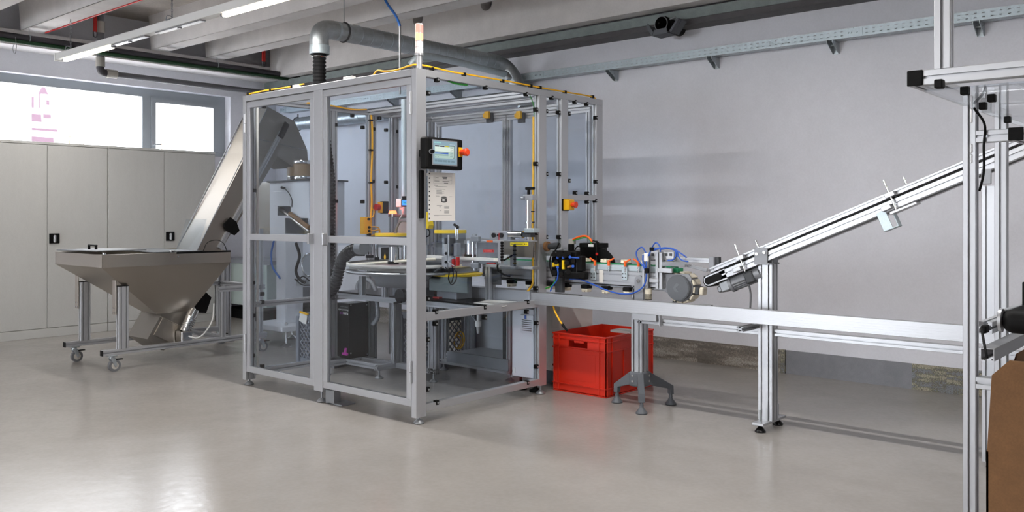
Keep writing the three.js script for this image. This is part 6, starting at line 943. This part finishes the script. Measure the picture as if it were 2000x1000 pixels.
{ // lamp, reader and wiring at the rear left
  const z = -4.44, t = thing('vision_reader', 'pale reader head with small blue screen and glowing red lamp above the table', 'sensor'), k = (px, py, dz = 0) => atZ(px, py, z + dz);
  mesh('body', fz([773, 783], [388, 404], z, 0.07, 0.005), M.white, t); mesh('face', fz([783, 800], [389, 404], z, 0.07, 0.004), M.black, t); mesh('mount', fz([785, 795], [383, 389], z - 0.01, 0.03, 0.003), M.black, t);
  const sc = canvasMat(64, 64, (c) => { c.fillStyle = '#2f7fe0'; c.fillRect(0, 0, 64, 64); c.fillStyle = '#1b9a86'; c.beginPath(); c.ellipse(32, 32, 22, 14, 0.5, 0, 7); c.fill(); c.fillStyle = '#1546b0'; c.beginPath(); c.ellipse(34, 30, 14, 7, 0.5, 0, 7); c.fill(); }, { lit: 0.9, roughness: 0.3 });
  mesh('screen', quad(k(785, 401, 0.002), k(796, 401, 0.002), k(796, 391, 0.002), k(785, 391, 0.002)), sc, t);
  const q = k(767, 416); mesh('lamp_dome', lathe([[0.03, 0], [0.032, 0.004], [0.024, 0.024], [0.0, 0.026]], [q[0], q[1] - 0.006, z], 24), glow(0xff5a30, 6), t); mesh('lamp_stem', [rod([q[0], q[1] - 0.03, z], [q[0], q[1] - 0.005, z], 0.009, 12)], M.chrome, t); mesh('lamp_bracket', fz([758, 800], [419, 424], z - 0.01, 0.05, 0.003), M.darkGrey, t);
  const l = new THREE.PointLight(0xff2a18, 0.05); l.position.set(q[0], q[1] + 0.03, z + 0.045); l.castShadow = true; scene.add(l);
  mesh('red_emitter', rod(k(784, 406), k(784, 409), 0.011, 14), glow(0xff6a60, 2.5), t);
  mesh('pipe', rod([atZ(789, 300, z - 0.12)[0], 0.88, z - 0.12], [atZ(789, 300, z - 0.12)[0], 2.12, z - 0.12], 0.022, 20), M.zincPale, t);
  mesh('cable', [wire([k(784, 410, 0.03), k(785, 418, 0.03), k(780, 428, 0.03)], 0.003, 16)], M.white, t); mesh('cable', wire([k(798, 432, 0.03), k(783, 432, 0.03), k(776, 442, 0.03), k(771, 460, 0.03)], 0.01, 24), M.greyRubber, t); mesh('bracket_leg', fz([778, 800], [424, 480], z - 0.04, 0.02, 0.002), M.greyMid, t);
  const X = CX0 + 0.08, u = thing('yellow_distributor', 'yellow cable distributor box with plugs on the rear left post', 'junction box'), kx = (px, py) => atX(px, py, X);
  mesh('body', fx([711, 727], [424, 457], X, 0.05, 0.004), M.yellow, u); const lead = (pts) => mesh('lead', wire(pts.map(([a, b]) => kx(a, b)), 0.005, 24), M.yellowCable, u);
  for (const [px, py] of [[719, 428], [720, 444], [720, 451], [721, 458]]) { const a = kx(px, py); mesh('plug', rod([a[0] - 0.02, a[1], a[2]], [a[0] + 0.015, a[1], a[2]], 0.01, 12), M.black, u); }
  lead([[722, 427], [729, 422], [730, 410], [727, 408]]); lead([[722, 444], [733, 443], [741, 447], [740, 455]]); lead([[722, 451], [733, 450], [741, 449], [742, 456]]); lead([[722, 458], [727, 460], [731, 458]]);
  const e = thing('inner_emergency_stop', 'small red and yellow emergency stop on a rear post inside the enclosure', 'stop button'), p = atX(752, 405, X);
  mesh('box', rb([p[0] - 0.03, p[0] + 0.0], [p[1] - 0.05, p[1] + 0.05], [p[2] - 0.04, p[2] + 0.03], 0.004), M.black, e); mesh('plate', rb([p[0] - 0.03, p[0] + 0.01], [p[1] - 0.045, p[1] + 0.045], [p[2] + 0.03, p[2] + 0.055], 0.004), M.yellow, e); mesh('button', rod([p[0] - 0.01, p[1], p[2] + 0.055], [p[0] - 0.01, p[1], p[2] + 0.09], 0.026, 20), M.red, e);
  const y = thing('yellow_scanner', 'yellow wedge-shaped scanner head next to the corner post', 'scanner'), zz = -3.8; mesh('body', prismZ([atZ(830, 414, zz), atZ(834, 420, zz), atZ(838, 440, zz), atZ(836, 447, zz), atZ(826, 447, zz), atZ(824, 414, zz)].map((q_) => [q_[0], q_[1]]).reverse(), zz - 0.04, zz, 0.003), M.yellowBright, y); mesh('cable', wire([atZ(834, 446, zz - 0.02), atZ(839, 452, zz - 0.02), atZ(838, 460, zz - 0.02), atZ(832, 463, zz - 0.02)], 0.004, 20), M.black, y);
}
{ // papers and small things on the table
  const y = 0.631; const c = (pts) => { const s = new THREE.Shape(pts.map(([px, py]) => { const q = atY(px, py, y); return new THREE.Vector2(q[0], -q[2]); })); return new THREE.ExtrudeGeometry(s, { depth: 0.002, bevelEnabled: false }).rotateX(-Math.PI / 2).translate(0, y, 0); };
  solo('paper_sheet', 'white sheet of paper on the dark table near the right post', 'paper', c([[925, 592], [955, 586], [1018, 590], [984, 599]]), M.paper);
  const q = atY(893, 583, y); solo('white_lid', 'white round lid on the dark table', 'lid', lathe([[0, 0], [0.05, 0], [0.052, 0.006], [0.045, 0.012], [0, 0.012]], [q[0], y, q[2]], 28), M.white);
  const r = atY(855, 583, y); solo('red_block', 'small red block on the dark table', 'block', rb([r[0] - 0.03, r[0] + 0.03], [y, y + 0.012], [r[2] - 0.02, r[2] + 0.02], 0.003), M.red);
  const o = atZ(845, 575, -4.5); solo('wooden_box', 'small tan box with slots on the table behind the corner post', 'box', [rb([o[0] - 0.12, o[0] + 0.07], [y, o[1] + 0.06], [-4.6, -4.5], 0.004)], M.beige);
  const k = (px, py) => atZ(px, py, -5.0), t = thing('yellow_coil', 'coil of yellow cable lying in the base tray', 'cable'); for (let i = 0; i < 3; i++) { const p = k(893 + i * 2, 662); mesh('turn', new THREE.TorusGeometry(0.045 + i * 0.012, 0.005, 8, 28).scale(0.8, 1, 1).rotateX(-0.2).translate(p[0] + i * 0.012, 0.14 + 0.055 + i * 0.011, -5.0 + i * 0.012), M.yellowCable, t); }
  const s = thing('drain_tap', 'small white tap hanging below the dark table', 'tap'), p = atZ(934, 632, -4.55); mesh('body', [rod([p[0], p[1] - 0.01, -4.55], [p[0], y - 0.05, -4.55], 0.012, 12), rod([p[0], p[1] - 0.02, -4.55], [p[0], p[1] + 0.02, -4.55], 0.022, 16)], M.white, s); mesh('nozzle', rod([p[0], p[1] - 0.07, -4.55], [p[0], p[1] - 0.02, -4.55], 0.012, 12, 0.016), M.aluBright, s); mesh('hose', wire([[p[0], p[1] + 0.01, -4.54], [p[0] - 0.05, p[1] + 0.05, -4.54], [p[0] - 0.07, y - 0.055, -4.54]], 0.006, 16), M.greyMid, s);
}

// ---------------------------------------------------------------- put every thing's origin at its base
scene.updateMatrixWorld(true);
for (const o of tops) {
  const b = new THREE.Box3().setFromObject(o), c = new THREE.Vector3((b.min.x + b.max.x) / 2, b.min.y, (b.min.z + b.max.z) / 2);
  o.position.copy(c);
  if (o.isMesh) { o.geometry.translate(-c.x, -c.y, -c.z); for (const k of o.children) k.position.sub(c); } else for (const k of o.children) k.position.sub(c);
}
renderer.render(scene, camera);
